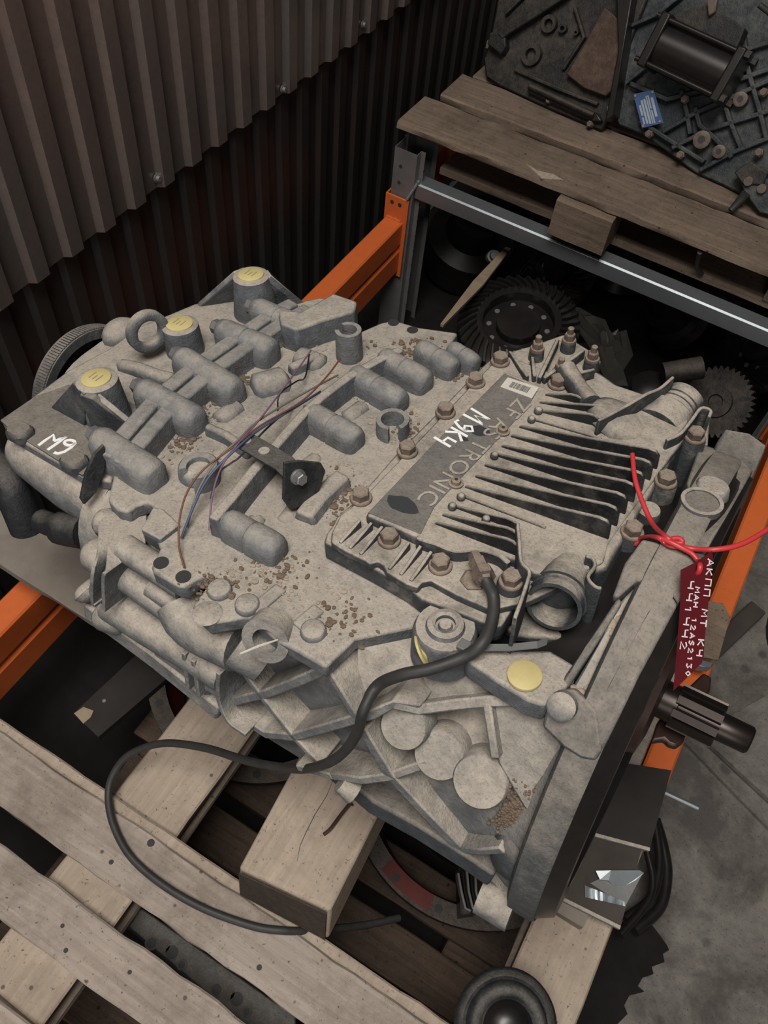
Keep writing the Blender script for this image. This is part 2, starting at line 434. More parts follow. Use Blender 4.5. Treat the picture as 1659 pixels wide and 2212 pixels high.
# ---------------------------------------------------------------- rack
ZB = .42
def beam(name, x0, x1, y0, y1, ztop, h, label, group, brackets=()):
    e = empty(name, ((x0 + x1) / 2, y0, ztop - h), label, 'beam', group)
    w = x1 - x0
    # box beam with a stepped groove on each long face
    pr = [(x0 + .004, ztop), (x1 - .004, ztop), (x1, ztop - .004), (x1, ztop - h * .42), (x1 - .006, ztop - h * .46), (x1 - .006, ztop - h * .54), (x1, ztop - h * .58),
          (x1, ztop - h), (x0, ztop - h), (x0, ztop - h * .58), (x0 + .006, ztop - h * .54), (x0 + .006, ztop - h * .46), (x0, ztop - h * .42), (x0, ztop - .004)]
    v, f = prism_geo([(a, y0, b_) for a, b_ in pr], [(a, y1, b_) for a, b_ in pr])
    under(mk('beam_profile', v, f, 'orange', None, 40), e)
    for yb in brackets:
        m = MB(); m.add(*box_geo(x0 - .003, x1 + .010, yb - .005, yb, ztop - h - .02, ztop + .07))
        m.add(*box_geo(x0 - .006, x0 - .002, yb - .005, yb + .05, ztop - h - .02, ztop + .07))
        under(m.build('end_bracket', 'orange', None, None, .0015), e)
        for hx in (.016, .040):
            under(link('bracket_hole', mesh('bracket_hole', *lathe_geo((x0 + hx, yb - .0065, ztop + .05), (0, 1, 0), [(0, .0055), (.0012, .0055)], 12)), 'ink'), e)
        under(link('weld_seam', mesh('weld_seam', *tube_geo([A(x0 + .004 + i * .009, yb - .007, ztop + .001 + .0015 * (i % 2)) for i in range(6)], .0035, 6)), 'orange'), e)
    return e
beam('rack_beam', -.907, -.852, -.6, 1.782, ZB, .165, 'orange steel rack beam running along the corrugated wall', 'orange rack beams', (1.782,))
beam('rack_beam', .252, .302, -.6, 1.782, ZB, .165, 'orange steel rack beam along the aisle, beside the red tag', 'orange rack beams', (1.782,))
beam('rack_beam', -.907, -.852, 1.915, 3.6, .535, .14, 'dark orange rack beam under the wall end of the far pallet', 'orange rack beams')
def upright(name, x0, y0, zt, label, flip=1):
    e = empty(name, (x0, y0, 0), label, 'rack post', 'rack upright posts')
    w = .066 * flip; d = .122
    pl = [(0, 0), (w, 0), (w, .022), (w + .012 * flip, .022), (w + .012 * flip, .0235), (w - .0015 * flip, .0235), (w - .0015 * flip, .0015), (.0015 * flip, .0015), (.0015 * flip, .055), (-.004 * flip, .062), (.0015 * flip, .069), (.0015 * flip, d - .0015),
          (w - .0015 * flip, d - .0015), (w - .0015 * flip, d - .0235), (w + .012 * flip, d - .0235), (w + .012 * flip, d - .022), (w, d - .022), (w, d), (0, d), (0, .07), (-.006 * flip, .062), (0, .054)]
    v, f = prism_geo([(x0 + a, y0 + b_, zt) for a, b_ in pl], [(x0 + a, y0 + b_, 0) for a, b_ in pl])
    under(mk('post_profile', v, f, 'galv_dark', None, 30), e)
    hm = mesh('post_hole', *lathe_geo((0, 0, 0), (0, 1, 0), [(0, .005), (.001, .005)], 12))
    for z in (zt - .048, zt - .095, zt - .30, zt - .35, zt - .40):
        o = link('post_hole', hm, 'ink'); o.location = (x0 + w * .33, y0 - .0008, z); under(o, e)
    hm2 = mesh('flange_hole', *lathe_geo((0, 0, 0), (1, 0, 0), [(0, .004), (.001, .004)], 10))
    for i in range(10):
        o = link('flange_hole', hm2, 'ink'); o.location = (x0 + w + .0125 * flip, y0 + .0228, zt - .05 - .05 * i); under(o, e)
    return e
upright('rack_upright', -.903, 1.787, .622, 'galvanised rack post at the wall end of the tie bar')
upright('rack_upright', .318, 1.787, .622, 'galvanised rack post at the aisle end of the tie bar', -1)
# tie bar: galvanised channel between the two uprights
def tie_bar():
    y0, z0 = 1.822, .536
    pr = [(y0 - .020, z0), (y0 + .020, z0), (y0 + .020, z0 - .004), (y0 - .014, z0 - .004), (y0 - .018, z0 - .008), (y0 - .018, z0 - .014), (y0 - .012, z0 - .018), (y0 - .012, z0 - .024), (y0 - .022, z0 - .030), (y0 - .022, z0 - .042), (y0 - .026, z0 - .042), (y0 - .026, z0 - .026), (y0 - .024, z0 - .004)]
    v, f = prism_geo([(-.835, a, b_) for a, b_ in pr], [(.25, a, b_) for a, b_ in pr])
    tag(mk('tie_bar', v, f, 'galv', None, 25), 'galvanised channel tie bar spanning between the two rack posts', 'rack bar')
tie_bar()
m = MB(); m.add(*tube_geo([A(-.846, 1.774, .497), A(-.832, 1.80, .540)], .0045, 8)); m.add(*ball_geo(A(-.832, 1.80, .541), .006, 8))
tag(m.build('safety_pin', 'galv', None, 40), 'shiny steel safety pin at the orange beam bracket', 'pin')
# narrow perforated strip behind the post
v, f = box_geo(-.895, -.868, 1.93, 1.933, 0, .36)
st = empty('perforated_strip', (-.88, 1.93, 0), 'narrow perforated grey steel strip low behind the wall post', 'steel strip')
under(mk('strip', v, f, 'galv_dark'), st)
for i in range(5): under(link('strip_hole', mesh('strip_hole', *lathe_geo((-.88, 1.9285, .1 + i * .05), (0, 1, 0), [(0, .005), (.001, .005)], 10)), 'ink'), st)

# ---------------------------------------------------------------- pallets
def board_geo(x0, x1, y0, y1, z0, z1, along='x', jit=.0015, seg=14, chamfer=.003):
    v = []; f = []
    for i in range(seg + 1):
        t = i / seg
        j = [random.uniform(-jit, jit) for _ in range(8)]
        c = chamfer
        if along == 'x':
            x = x0 + (x1 - x0) * t
            ring = [(x, y0 + j[0], z1 - c), (x, y0 + c + j[0], z1 + j[1] * .3), (x, y1 - c + j[2], z1 + j[3] * .3), (x, y1 + j[2], z1 - c), (x, y1 + j[4], z0 + c), (x, y1 - c, z0), (x, y0 + c, z0), (x, y0 + j[6], z0 + c)]
        else:
            y = y0 + (y1 - y0) * t
            ring = [(x0 + j[0], y, z1 - c), (x0 + c + j[0], y, z1 + j[1] * .3), (x1 - c + j[2], y, z1 + j[3] * .3), (x1 + j[2], y, z1 - c), (x1 + j[4], y, z0 + c), (x1 - c, y, z0), (x0 + c, y, z0), (x0 + j[6], y, z0 + c)]
        v += ring
    for i in range(seg):
        for k in range(8): f.append((i * 8 + k, i * 8 + (k + 1) % 8, (i + 1) * 8 + (k + 1) % 8, (i + 1) * 8 + k))
    f += [tuple(range(8)), tuple(seg * 8 + k for k in range(8))]
    return v, f
def board(name, parent, x0, x1, y0, y1, z0, z1, along, mat, jit=.0015, chamfer=.003, seg=14):
    o = mk(name, *board_geo(x0, x1, y0, y1, z0, z1, along, jit, seg, chamfer), mat, None, 40)
    if parent: under(o, parent)
    return o
ZP = .53
near = empty('pallet', (-.1, .1, ZB), 'weathered wooden pallet carrying the dusty grey gearbox', 'pallet')
board('deck_board', near, -.95, .34, .066, .150, ZP - .024, ZP, 'x', 'wood_x', .002, .003, 40)
board('deck_board', near, -.95, .30, .148, .166, ZP - .024, ZP - .004, 'x', 'wood_y', .0012, .003, 40)
board('deck_board', near, -.95, .32, -.047, .026, ZP - .024, ZP, 'x', 'wood_x', .002, .003, 40)
board('deck_board', near, -.95, .30, -.20, -.118, ZP - .024, ZP, 'x', 'wood_x', .002)
board('deck_board', near, -.97, .24, .371, .475, ZP - .022, ZP, 'x', 'board_grey', .0015, .002, 30)
board('deck_board', near, -.95, .20, .60, .70, ZP - .024, ZP, 'x', 'wood_dark', .002)
board('deck_board', near, -.95, .20, .85, .95, ZP - .024, ZP, 'x', 'wood_dark', .002)
board('stringer_board', near, -.463, -.342, -.22, .95, ZP - .047, ZP - .0245, 'y', 'wood_y')
board('stringer_board', near, .174, .284, -.22, .56, ZP - .047, ZP - .0245, 'y', 'wood_y')
for bx, by in ((-.46, -.20), (-.46, .40), (-.46, .80), (.145, -.20), (.145, .40), (.145, .80)):
    if True:
        board('pallet_block', near, bx, bx + .10, by, by + .11, ZB + .022, ZP - .0475, 'x', 'wood_x', .001, .003, 2)
board('bottom_board', near, -.463, -.345, -.25, .95, ZB, ZB + .0215, 'y', 'wood_y')
board('bottom_board', near, .174, .246, -.25, .95, ZB, ZB + .0215, 'y', 'wood_x')
def nail_hole(px, z, r=.004):
    P = at(*px, z)
    under(link('nail_hole', mesh('nail_hole', *lathe_geo(P - A(0, 0, .0003), (0, 0, 1), [(0, r * 1.2), (.0009, r)], 9)), 'ink'), near)
for q in ((240, 1862), (326, 1821), (135, 2000), (142, 2053), (280, 2100), (560, 2090)): nail_hole(q, ZP, random.uniform(.0025, .005))

# timbers under the gearbox
tb = empty('timber', (-.155, .17, ZP), 'thick timber with sawn end grain and a bent nail', 'timber')
tv = [[(-.212, .163), (-.079, .182), (-.118, .80), (-.27, .80)], .645, .533]
top = [A(x, y, tv[1]) for x, y in tv[0]]; bot = [A(x, y, tv[2]) for x, y in ((-.211, .152), (-.069, .166), (-.112, .80), (-.268, .80))]
v, f = prism_geo(top, bot); o = under(mk('timber_body', v, f, 'wood_y', None, None, .005, 3), tb)
sx = [A(x, y - .004, z - .001) for x, y, z in ((-.209, .1615, .640), (-.082, .1802, .640), (-.073, .1663, .538), (-.208, .1528, .538))]
v, f = prism_geo(sx, [q + A(0, .002, 0) for q in sx]); under(mk('end_grain', v, f, 'wood_end'), tb)
nl = [at(756, 1736, .652), at(735, 1762, .650), at(714, 1790, .649), at(699, 1803, .646)]
m = MB(); m.add(*tube_geo(catmull(nl, 5), .0026, 8)); m.add(*lathe_geo(nl[0] - A(0, 0, .001), unit(nl[0] - nl[1]), [(0, .005), (.002, .005)], 10))
under(m.build('bent_nail', 'rust', None, 40), tb)
ck = [at(*q, .6454) for q in ((720, 1685), (705, 1720), (680, 1760), (660, 1800), (648, 1828), (642, 1860))]
under(mk('drying_crack', *rib_geo(ck, (0, 0, 1), [.0004, .0008, .001, .001, .0008, .0004], .001), 'ink'), tb)
tb2 = empty('timber', (.2, .45, ZP), 'wooden support block under the bell end of the dusty gearbox', 'timber')
under(mk('timber_body', *box_geo(.05, .12, .36, .80, .533, .60), 'wood_y', None, None, .004, 2), tb2)

# dark laminated board beneath, left
zz = .2895
q4 = [at(*q, zz) for q in ((158, 1541), (212, 1592), (390, 1440), (330, 1380))]
e = empty('dark_board', q4[0], 'dark laminated board with a chipped corner, low beneath the pallet', 'board')
under(mk('board_panel', *prism_geo(q4, [q - A(0, 0, .018) for q in q4]), 'board_dark', None, None, .001), e)
ch = [at(*q, zz + .0012) for q in ((160, 1541), (180, 1527), (202, 1535), (196, 1549), (180, 1563))]
under(mk('chipped_corner', *prism_geo(ch, [q - A(0, 0, .004) for q in ch]), 'stick'), e)
P = at(225, 1514, zz + .001); under(mk('board_screw', *lathe_geo(P, (0, 0, 1), [(0, .004), (.001, .0035)], 10), 'galv_dark'), e)
# ================================================================ the dusty gearbox
gb = empty('gearbox', (0, 0, 0), 'large dusty grey cast truck gearbox lying on the near pallet', 'gearbox')
gm = Matrix.Identity(4)
for i in range(3):
    gm[i][0] = GL[i]; gm[i][1] = GT[i]; gm[i][2] = GN[i]; gm[i][3] = GO[i]
gb.matrix_world = gm
T0, N0 = -.07, -.25                      # shaft axis
def cyl(u, v, r):                        # first hit of the pixel ray with a cylinder about the shaft axis
    d = GR @ ray(u, v); o = GCAM - A(0, T0, N0)
    a = d[1] ** 2 + d[2] ** 2; b_ = o[1] * d[1] + o[2] * d[2]; c = o[1] ** 2 + o[2] ** 2 - r * r
    t = (-b_ - math.sqrt(max(b_ * b_ - a * c, 0))) / a
    return GCAM + d * t
def gp(lst, n): return [g(u, v, n) for u, v in lst]
def drop(pts, dn): return [q + A(0, 0, dn) for q in pts]
def superloop(l, a, bu, bd, e, t0=T0, n0=N0, N=48):
    out = []
    for k in range(N):
        th = 2 * math.pi * k / N; c, s_ = math.cos(th), math.sin(th)
        out.append(A(l, t0 + a * math.copysign(abs(c) ** (2 / e), c), n0 + (bu if s_ > 0 else bd) * math.copysign(abs(s_) ** (2 / e), s_)))
    return out
GU = A(0, 0, 1)
def s2(u, v, off=0.0):                   # near side, not rising above the deck
    p = s(u, v, off); return g(u, v, -.05) if p[2] > -.05 else p
def sb(u, v, off=0.0):                   # near side running into the round bell
    w = min(1, max(0, (u - 760) / 200)); w = w * w * (3 - 2 * w)
    return s2(u, v, off) * (1 - w) + cyl(u, v, .290 + off) * w
def sbn(p):                              # its outward normal
    w = min(1, max(0, (p[0] - .10) / .10)); return unit(SN * (1 - w) + unit(A(0, p[1] - T0, p[2] - N0)) * w)

# --- castings
main = mk('main_case', *loft_geo([superloop(-.335, .262, .205, .17, 5), superloop(-.2, .264, .205, .175, 5), superloop(0, .264, .205, .18, 5), superloop(.10, .266, .205, .19, 5)]), 'cast_side', gb, 40)
bell = mk('bell_housing', *loft_geo([superloop(.098, .266, .19, .19, 5), superloop(.13, .266, .17, .21, 3.6), superloop(.17, .266, .165, .24, 2.8), superloop(.22, .268, .165, .262, 2.6), superloop(.265, .274, .175, .274, 2.5), superloop(.285, .282, .225, .28, 2.2), superloop(.297, .286, .284, .286, 2.0)], False), 'cast_side', gb, 40)
rear = mk('rear_housing', *loft_geo([superloop(-.59, .10, .10, .08, 3, -.05), superloop(-.575, .115, .15, .10, 3.4, -.05), superloop(-.55, .125, .185, .11, 4, -.05), superloop(-.45, .14, .198, .12, 5, -.05), superloop(-.385, .17, .203, .14, 5, -.05), superloop(-.36, .23, .203, .18, 6), superloop(-.334, .245, .204, .20, 6)]), 'cast_side', gb, 40)
deck_px = [(232, 1080), (252, 1099), (276, 1106), (292, 1092), (316, 1084), (330, 1092), (324, 1115), (304, 1146), (338, 1165), (345, 1184), (326, 1222), (330, 1234), (385, 1268), (402, 1267), (431, 1246), (462, 1246), (417, 1304), (416, 1316), (453, 1350), (467, 1343), (533, 1333), (560, 1350), (600, 1385), (627, 1397), (670, 1422), (703, 1442), (766, 1380), (910, 1350), (1000, 1300), (1090, 1300), (1200, 1200), (1360, 1040), (1360, 850), (1290, 800), (1230, 740), (1160, 762), (1075, 778), (1035, 792), (985, 765), (955, 768), (990, 718), (905, 706), (850, 690), (820, 697), (765, 722), (748, 700), (770, 652), (690, 642), (640, 652), (601, 680), (520, 735), (432, 796), (351, 865), (255, 975)]
ND = -.035
dp = gp(deck_px, ND)
deck = mk('top_deck', *prism_geo(dp, drop(dp, -.022)), 'cast', gb, None, .004, 2)
# raised step on the deck
q = gp([(304, 1143), (345, 1165), (388, 1132), (352, 1098), (330, 1095)], ND + .007)
mk('deck_step', *prism_geo(q, drop(q, -.01)), 'cast', deck, None, .002)
# holes in the deck lugs
for u, v, r in ((348, 1216, .0085), (396, 1246, .0085), (850, 697, .008), (891, 713, .008)):
    mk('lug_hole', *lathe_geo(g(u, v, ND + .0003), GU, [(0, r), (.0008, r)], 16), 'ink', deck)
# flat pips
for u, v in ((475, 1277), (535, 1310), (677, 1366)):
    mk('round_pip', *lathe_geo(g(u, v, ND), GU, [(0, .0135), (.006, .0125), (.0075, .0105)], 20), 'cast', deck, 50)
mk('round_pip', *lathe_geo(g(448, 1325, ND), GU, [(0, .016), (.002, .014)], 20), 'cast', deck, 50)
# gusset webs standing at the deck's front lugs
for path, h in (([(545, 1318), (608, 1265)], .016), ([(640, 1352), (690, 1310)], .014)):
    mk('deck_web', *rib_geo(gp(path, ND + h * .2), GU, .016, .02), 'cast', deck, None, .003)
# bored eye on the front edge
c0 = s(583, 1372, .004)
v, f = ring_geo(c0, unit(SN + A(.25, 0, .25)), [(-.012, .014), (.012, .014), (.012, .026), (-.012, .026)], 28)
mk('bored_eye', v, f, 'cast_side', gb, 40)

# --- rear top plate, lettered M9
rp = gp([(2, 908), (70, 856), (145, 800), (235, 752), (300, 705), (420, 655), (545, 640), (640, 640), (601, 682), (520, 737), (432, 798), (351, 867), (255, 977), (240, 1040), (176, 1028), (27, 941)], -.04)
rplate = mk('rear_top_plate', *prism_geo(rp, drop(rp, -.018)), 'cast', gb, None, .004, 2)
rp2 = gp([(0, 907), (30, 935), (177, 1026), (255, 970), (330, 890), (240, 850), (150, 830), (75, 856)], -.0385)
mk('wiped_plate', *prism_geo(rp2, drop(rp2, -.004)), 'cast_dark', rplate, None, .001)
for u, v in ((45, 937), (162, 1001)):
    b0 = g(u, v, -.038); ax = A(.05, -.10, 1)
    mk('plate_nub', *loft_geo([[b0 + A(x * .016 * k, y * .014 * k, z) for x, y in ((-1, -.6), (-.6, -1), (.6, -1), (1, -.6), (1, .6), (.6, 1), (-.6, 1), (-1, .6))] for k, z in ((1, -.004), (1, .006), (.8, .010))]), 'cast_dark', rplate, 40)
# bosses with yellow plugs
def cap_boss(u, v, ntop, r, rb, name='plug_boss', parent=rplate, hbase=-.045, plugr=.0185):
    c = g(u, v, ntop)
    b0 = mk(name, *lathe_geo(A(c[0], c[1], hbase), GU, [(0, rb), ((ntop - hbase) * .85, r * 1.02), (ntop - hbase - .002, r), (ntop - hbase, r - .003)], 28), 'cast', parent, 35)
    mk('yellow_plug', *lathe_geo(c, GU, [(-.001, plugr), (.002, plugr), (.003, plugr * .92)], 28), 'plug', b0 if parent is gb else parent, 35)
    m = MB(); 
    for k in range(3): m.add(*rib_geo([c + A(-.006 + k * .006, -.006, .0034), c + A(-.006 + k * .006, .007 - .004 * (k == 1), .0034)], GU, .0014, .0006))
    m.build('plug_mark', 'stick', b0 if parent is gb else parent)
    return c
c1 = cap_boss(208, 818, .022, .026, .030)
c2 = cap_boss(388, 700, .004, .025, .027)
c3 = cap_boss(542, 594, .022, .026, .034)
def fin_tri(pts, th, mat='cast', parent=rplate, name='gusset', bevel=.0015):
    """thin web through three or more points, thickness th"""
    pts = [np.asarray(p) for p in pts]; nn = unit(np.cross(pts[1] - pts[0], pts[2] - pts[0]))
    return mk(name, *prism_geo([p + nn * th / 2 for p in pts], [p - nn * th / 2 for p in pts]), mat, parent, None, bevel)
# gussets of the first boss
fin_tri([g(113, 879, -.04), g(187, 919, -.04), c1 + A(.008, -.026, -.002), c1 + A(-.022, -.016, -.002)], .006, 'cast_dark')
fin_tri([c1 + A(.0, -.026, -.003), c1 + A(.02, -.024, -.003), g(298, 928, -.028), g(260, 935, -.04), g(206, 930, -.04)], .010, 'cast_dark')
fin_tri([c1 + A(.02, -.02, -.004), g(300, 928, -.02), g(296, 930, -.045), g(240, 880, -.045)], .008)
# gussets of the third boss
fin_tri([c3 + A(-.02, .012, -.003), c3 + A(-.026, -.005, -.003), g(428, 660, -.04), g(530, 645, -.04)], .008)
fin_tri([c3 + A(.01, .02, -.002), c3 + A(.024, .01, -.002), g(655, 660, -.04), g(600, 665, -.04)], .010)
# raised fillet between boss and joint
mk('cast_fillet', *tube_geo(catmull([g(255, 790, -.042), g(300, 800, -.036), g(340, 815, -.034), g(380, 824, -.04)], 4), [.003] + [.011] * 11 + [.004], 10), 'cast', rplate, 60)
# lifting eye
ce = g(319, 716, .004)
ax = unit(A(.95, -.30, .05)); xx, yy = perp(ax)
m = MB(); pth = [ce + (math.cos(a) * xx + math.sin(a) * yy) * .030 for a in np.linspace(0, 2 * math.pi, 33)[:-1]]
v, f = ring_geo(ce, ax, [(-.007, .020), (-.005, .017), (.005, .017), (.007, .020), (.007, .027), (.005, .030), (-.005, .030), (-.007, .027)], 36)
mk('lifting_eye', v, f, 'cast', rplate, 45)
# toothed ring on the output flange
m = MB(); Rr = .100; cr = A(-.56, -.09, -.138)
v, f = [], []
NT = 140
m.add(*ring_geo(cr, (1, 0, 0), [(-.016, .084), (.008, .084), (.008, .0985), (-.016, .0985)], 64))
for k in range(NT):
    a = 2 * math.pi * k / NT; e1 = A(0, math.cos(a), math.sin(a)); e2 = A(0, -math.sin(a), math.cos(a))
    ctr = cr + e1 * .0985
    m.add(*prism_geo([ctr + A(.006, 0, 0) - e2 * .0018, ctr + A(.006, 0, 0) + e2 * .0018, ctr + A(-.012, 0, 0) + e2 * .0018, ctr + A(-.012, 0, 0) - e2 * .0018],
                     [x + e1 * .0018 for x in (ctr + A(.006, 0, 0) - e2 * .0014, ctr + A(.006, 0, 0) + e2 * .0014, ctr + A(-.012, 0, 0) + e2 * .0014, ctr + A(-.012, 0, 0) - e2 * .0014)]))
ring = m.build('toothed_ring', 'cast_dark', gb)
m = MB(); m.add(*lathe_geo(cr + A(-.012, 0, 0), (1, 0, 0), [(0, .086), (.004, .086)], 40)); m.build('output_flange', 'steel_black', gb)
mk('flange_stub', *lathe_geo(cr + A(-.012, 0, 0), (1, 0, 0), [(0, .05), (.03, .05), (.06, .06)], 28), 'cast_dark', gb, 40)
for a in (1.2, 1.9, 2.6, .5):
    mk('flange_bolt_hole', *lathe_geo(cr + A(-.0078, math.cos(a) * .07, math.sin(a) * .07), (1, 0, 0), [(0, .006), (.0006, .006)], 12), 'ink', gb)
# lump right of the ring
mk('cast_lump', *ball_geo(g(262, 722, -.06), .026, 14, (1, 1.2, .9)), 'cast', gb, 60)

# --- the bolted joint between rear housing and main case
JP = [(240, 990), (255, 975), (351, 865), (432, 796), (520, 735), (601, 680), (650, 655)]
jl = [g(u, v, -.004) for u, v in JP]
m = MB()
m.add(*rib_geo([p + A(-.013, 0, 0) for p in jl], GU, .022, .045)); m.add(*rib_geo([p + A(.014, 0, 0) for p in jl], GU, .022, .045))
joint = m.build('joint_flange', 'cast_boss', gb, None, .003)
def hexbolt_mesh(name, af, h, wr, wh):
    r = af / math.sqrt(3); m = MB()
    m.add(*lathe_geo((0, 0, 0), (0, 0, 1), [(0, wr), (wh * .6, wr), (wh, wr * .93)], 24))
    if True:
        v = []; f = []
        for z, k in ((wh, 1.0), (wh + h * .86, 1.0), (wh + h, .86)):
            for i in range(6): a = math.pi / 3 * i; v.append((r * k * math.cos(a), r * k * math.sin(a), z))
        for j in range(2):
            for i in range(6): f.append((j * 6 + i, j * 6 + (i + 1) % 6, (j + 1) * 6 + (i + 1) % 6, (j + 1) * 6 + i))
        f.append(tuple(12 + i for i in range(6))); m.add(v, f)
    return mesh(name, m.v, m.f, 30)
ME_M10 = hexbolt_mesh('bolt', .0172, .0095, .0125, .0035)
ME_M8 = hexbolt_mesh('bolt', .0125, .008, .0095, .003)
def place(name, me, mat, p, axis, parent, roll=0.0, sc=1.0):
    o = link(name, me, mat, parent)
    qt = V(unit(axis)).to_track_quat('Z', 'Y')
    o.matrix_local = Matrix.Translation(V(p)) @ qt.to_matrix().to_4x4() @ Matrix.Rotation(roll, 4, 'Z') @ Matrix.Scale(sc, 4)
    return o
def boss(a, b_, r, parent, mat='cast_boss', drop_=.03, split=True, hexend=False):
    """a fastening boss lying along the casting, rounded at its far end, standing on the deck"""
    a = np.asarray(a); b_ = np.asarray(b_); d = unit(b_ - a); L_ = np.linalg.norm(b_ - a)
    sd = unit(np.cross(d, GU)); up = np.cross(sd, d)
    rows = []
    prof = [(-.0, .72), (.004, .93), (.010, 1.0), (L_ * .46, 1.0)]
    if split: prof += [(L_ * .47, .94), (L_ * .49, .94), (L_ * .50, 1.04)]
    prof += [(L_ - .018, 1.06), (L_ - .008, 1.0), (L_ - .002, .82), (L_, .55)]
    for h, k in prof:
        rr = r * k; row = []
        for i in range(13):
            th = math.pi * i / 12
            row.append(a + d * h + sd * math.cos(th) * rr + up * math.sin(th) * rr)
        row.append(a + d * h - sd * rr * .98 - up * drop_); row.append(a + d * h + sd * rr * .98 - up * drop_)
        rows.append(row)
    o = mk('bolt_boss', *loft_geo(rows), mat, parent, 48)
    if hexend: place('bolt', ME_M8, 'cast', a + d * .004 + up * r * .2, -d, parent, .3, 1.45)
    return o
for h, e_ in (((212, 948), (341, 1033)), ((306, 843), (431, 915)), ((389, 774), (514, 852)), ((476, 714), (593, 765)), ((550, 668), (660, 718))):
    boss(g(*h, -.014), g(*e_, -.018), .019, joint, hexend=True)
# the joint runs down the near side as a flange with two webs
sp1 = [s(255, 1085, .0), s(232, 1150, .004), s(205, 1250, .004), s(212, 1330, .0)]
m = MB()
for off, px in ((0, [(213, 1130), (211, 1190), (199, 1240), (198, 1300), (205, 1310)]), (1, [(236, 1148), (228, 1230), (222, 1250), (224, 1320)])):
    m.add(*rib_geo(catmull([s2(u, v, .030) for u, v in px], 4), SN, .005, .06))
m.build('side_flange_web', 'cast_side', main, None, .0015)
m = MB(); 
for px in ([(247, 1112), (252, 1128)],): pass
side_boss = [((192, 1190), (255, 1225), .021), ((212, 1122), (282, 1152), .018), ((208, 1262), (262, 1292), .018), ((180, 1262), (205, 1290), .020), ((215, 1330), (270, 1345), .018)]
def sideboss(a, b_, r, parent, mat='cast_side'):
    a = np.asarray(a); b_ = np.asarray(b_); d = unit(b_ - a); L_ = np.linalg.norm(b_ - a)
    return mk('bolt_boss', *lathe_geo(a, d, [(0, r * .55), (.003, r * .8), (.010, r), (L_ - .014, r), (L_ - .005, r * .85), (L_, r * .5)], 22), mat, parent, 45)
for a, b_, r in side_boss: sideboss(*((g(*a, -.072), g(*b_, -.072)) if a[1] < 1180 else (s(*a, -.004), s(*b_, -.004))), r, main)
# upright black bracket plate at the joint's corner
bq = [(220, 958), (200, 978), (181, 1020), (170, 1075), (178, 1088), (205, 1060), (222, 1010), (224, 985)]
_pn = unit(A(1, -.55, .25)); _pc = g(197, 1030, -.03)
lp = [GCAM + (GR @ ray(u, v)) * ((_pc - GCAM) @ _pn) / ((GR @ ray(u, v)) @ _pn) for u, v in bq]
brk = mk('corner_bracket', *prism_geo(lp, [p + A(.004, 0, 0) for p in lp]), 'steel_black', gb, None, .001)
mk('bracket_hole', *lathe_geo(lp[0] * .5 + lp[4] * .5 + A(.0042, 0, .0), (1, 0, 0), [(0, .005), (.0008, .005)], 12), 'ink', brk)
# casting below the plate's front edge
mk('rear_side_barrel', *lathe_geo(g(50, 960, -.085), unit(g(225, 1060, -.10) - g(50, 960, -.085)), [(0, .03), (.02, .038), (.10, .048), (.18, .05)], 28), 'cast_side', gb, 45)

mk('elbow_pipe', *tube_geo(catmull([g(-30, 985, -.14), g(15, 1035, -.13), g(40, 1090, -.16), g(60, 1140, -.20)], 5), .024, 18), 'steel_black', gb, 60)
mk('rear_lower_arm', *tube_geo(catmull([g(90, 1125, -.15), g(130, 1140, -.14), g(185, 1150, -.13)], 4), [.016] * 4 + [.022] * 5, 16), 'steel_black', gb, 60)
# --- the web across the deck with bosses on its bell side
WP = [(459, 1120), (505, 1065), (545, 1015), (600, 953), (655, 890), (700, 850), (753, 810), (818, 774), (866, 752)]
web = mk('cross_web', *rib_geo([g(u, v, -.004) for u, v in WP], GU, .012, .035, 1.5), 'cast', gb, None, .0025)
for h, e_, r in (((668, 893), (776, 955), .0165), ((762, 808), (872, 873), .0165), ((824, 772), (926, 830), .0165), ((905, 752), (985, 800), .015), ((972, 752), (1031, 790), .013), ((487, 1125), (608, 1193), .0165)):
    boss(g(*h, -.018), g(*e_, -.022), r, web, drop_=.025)
# low mounds in the deck: the gearing's bearing seats
for a, b_, r in (((640, 775), (700, 800), .020), ((545, 850), (625, 830), .026), ((690, 990), (640, 1030), .012), ((790, 880), (745, 915), .014), ((880, 800), (840, 825), .011), ((560, 1120), (535, 1180), .013), ((640, 1100), (610, 1140), .012), ((520, 880), (470, 920), .016)):
    a = g(*a, ND - .006); b_ = g(*b_, ND - .008)
    mk('deck_mound', *tube_geo([a, a + (b_ - a) * .12, a + (b_ - a) * .85, b_], [r * .5, r * .95, r, r * .55], 14), 'cast', deck, 60)
# diagonal ribs
for px, w in (([(740, 1020), (690, 1065), (655, 1110)], .020), ([(445, 915), (490, 935), (540, 970)], .010), ([(625, 790), (690, 760)], .012)):
    mk('deck_rib', *rib_geo([g(u, v, ND + .014) for u, v in px], GU, w, .02, 1.6), 'cast', deck, None, .004)
# far lug of the rear housing with its twin tongues
q = gp([(600, 668), (650, 672), (720, 632), (772, 650), (765, 672), (700, 690), (640, 712), (605, 700)], .004)
mk('fork_lug', *prism_geo(q, drop(q, -.045)), 'cast', gb, None, .004, 2)
q = gp([(595, 690), (640, 712), (640, 735), (600, 715)], .0)
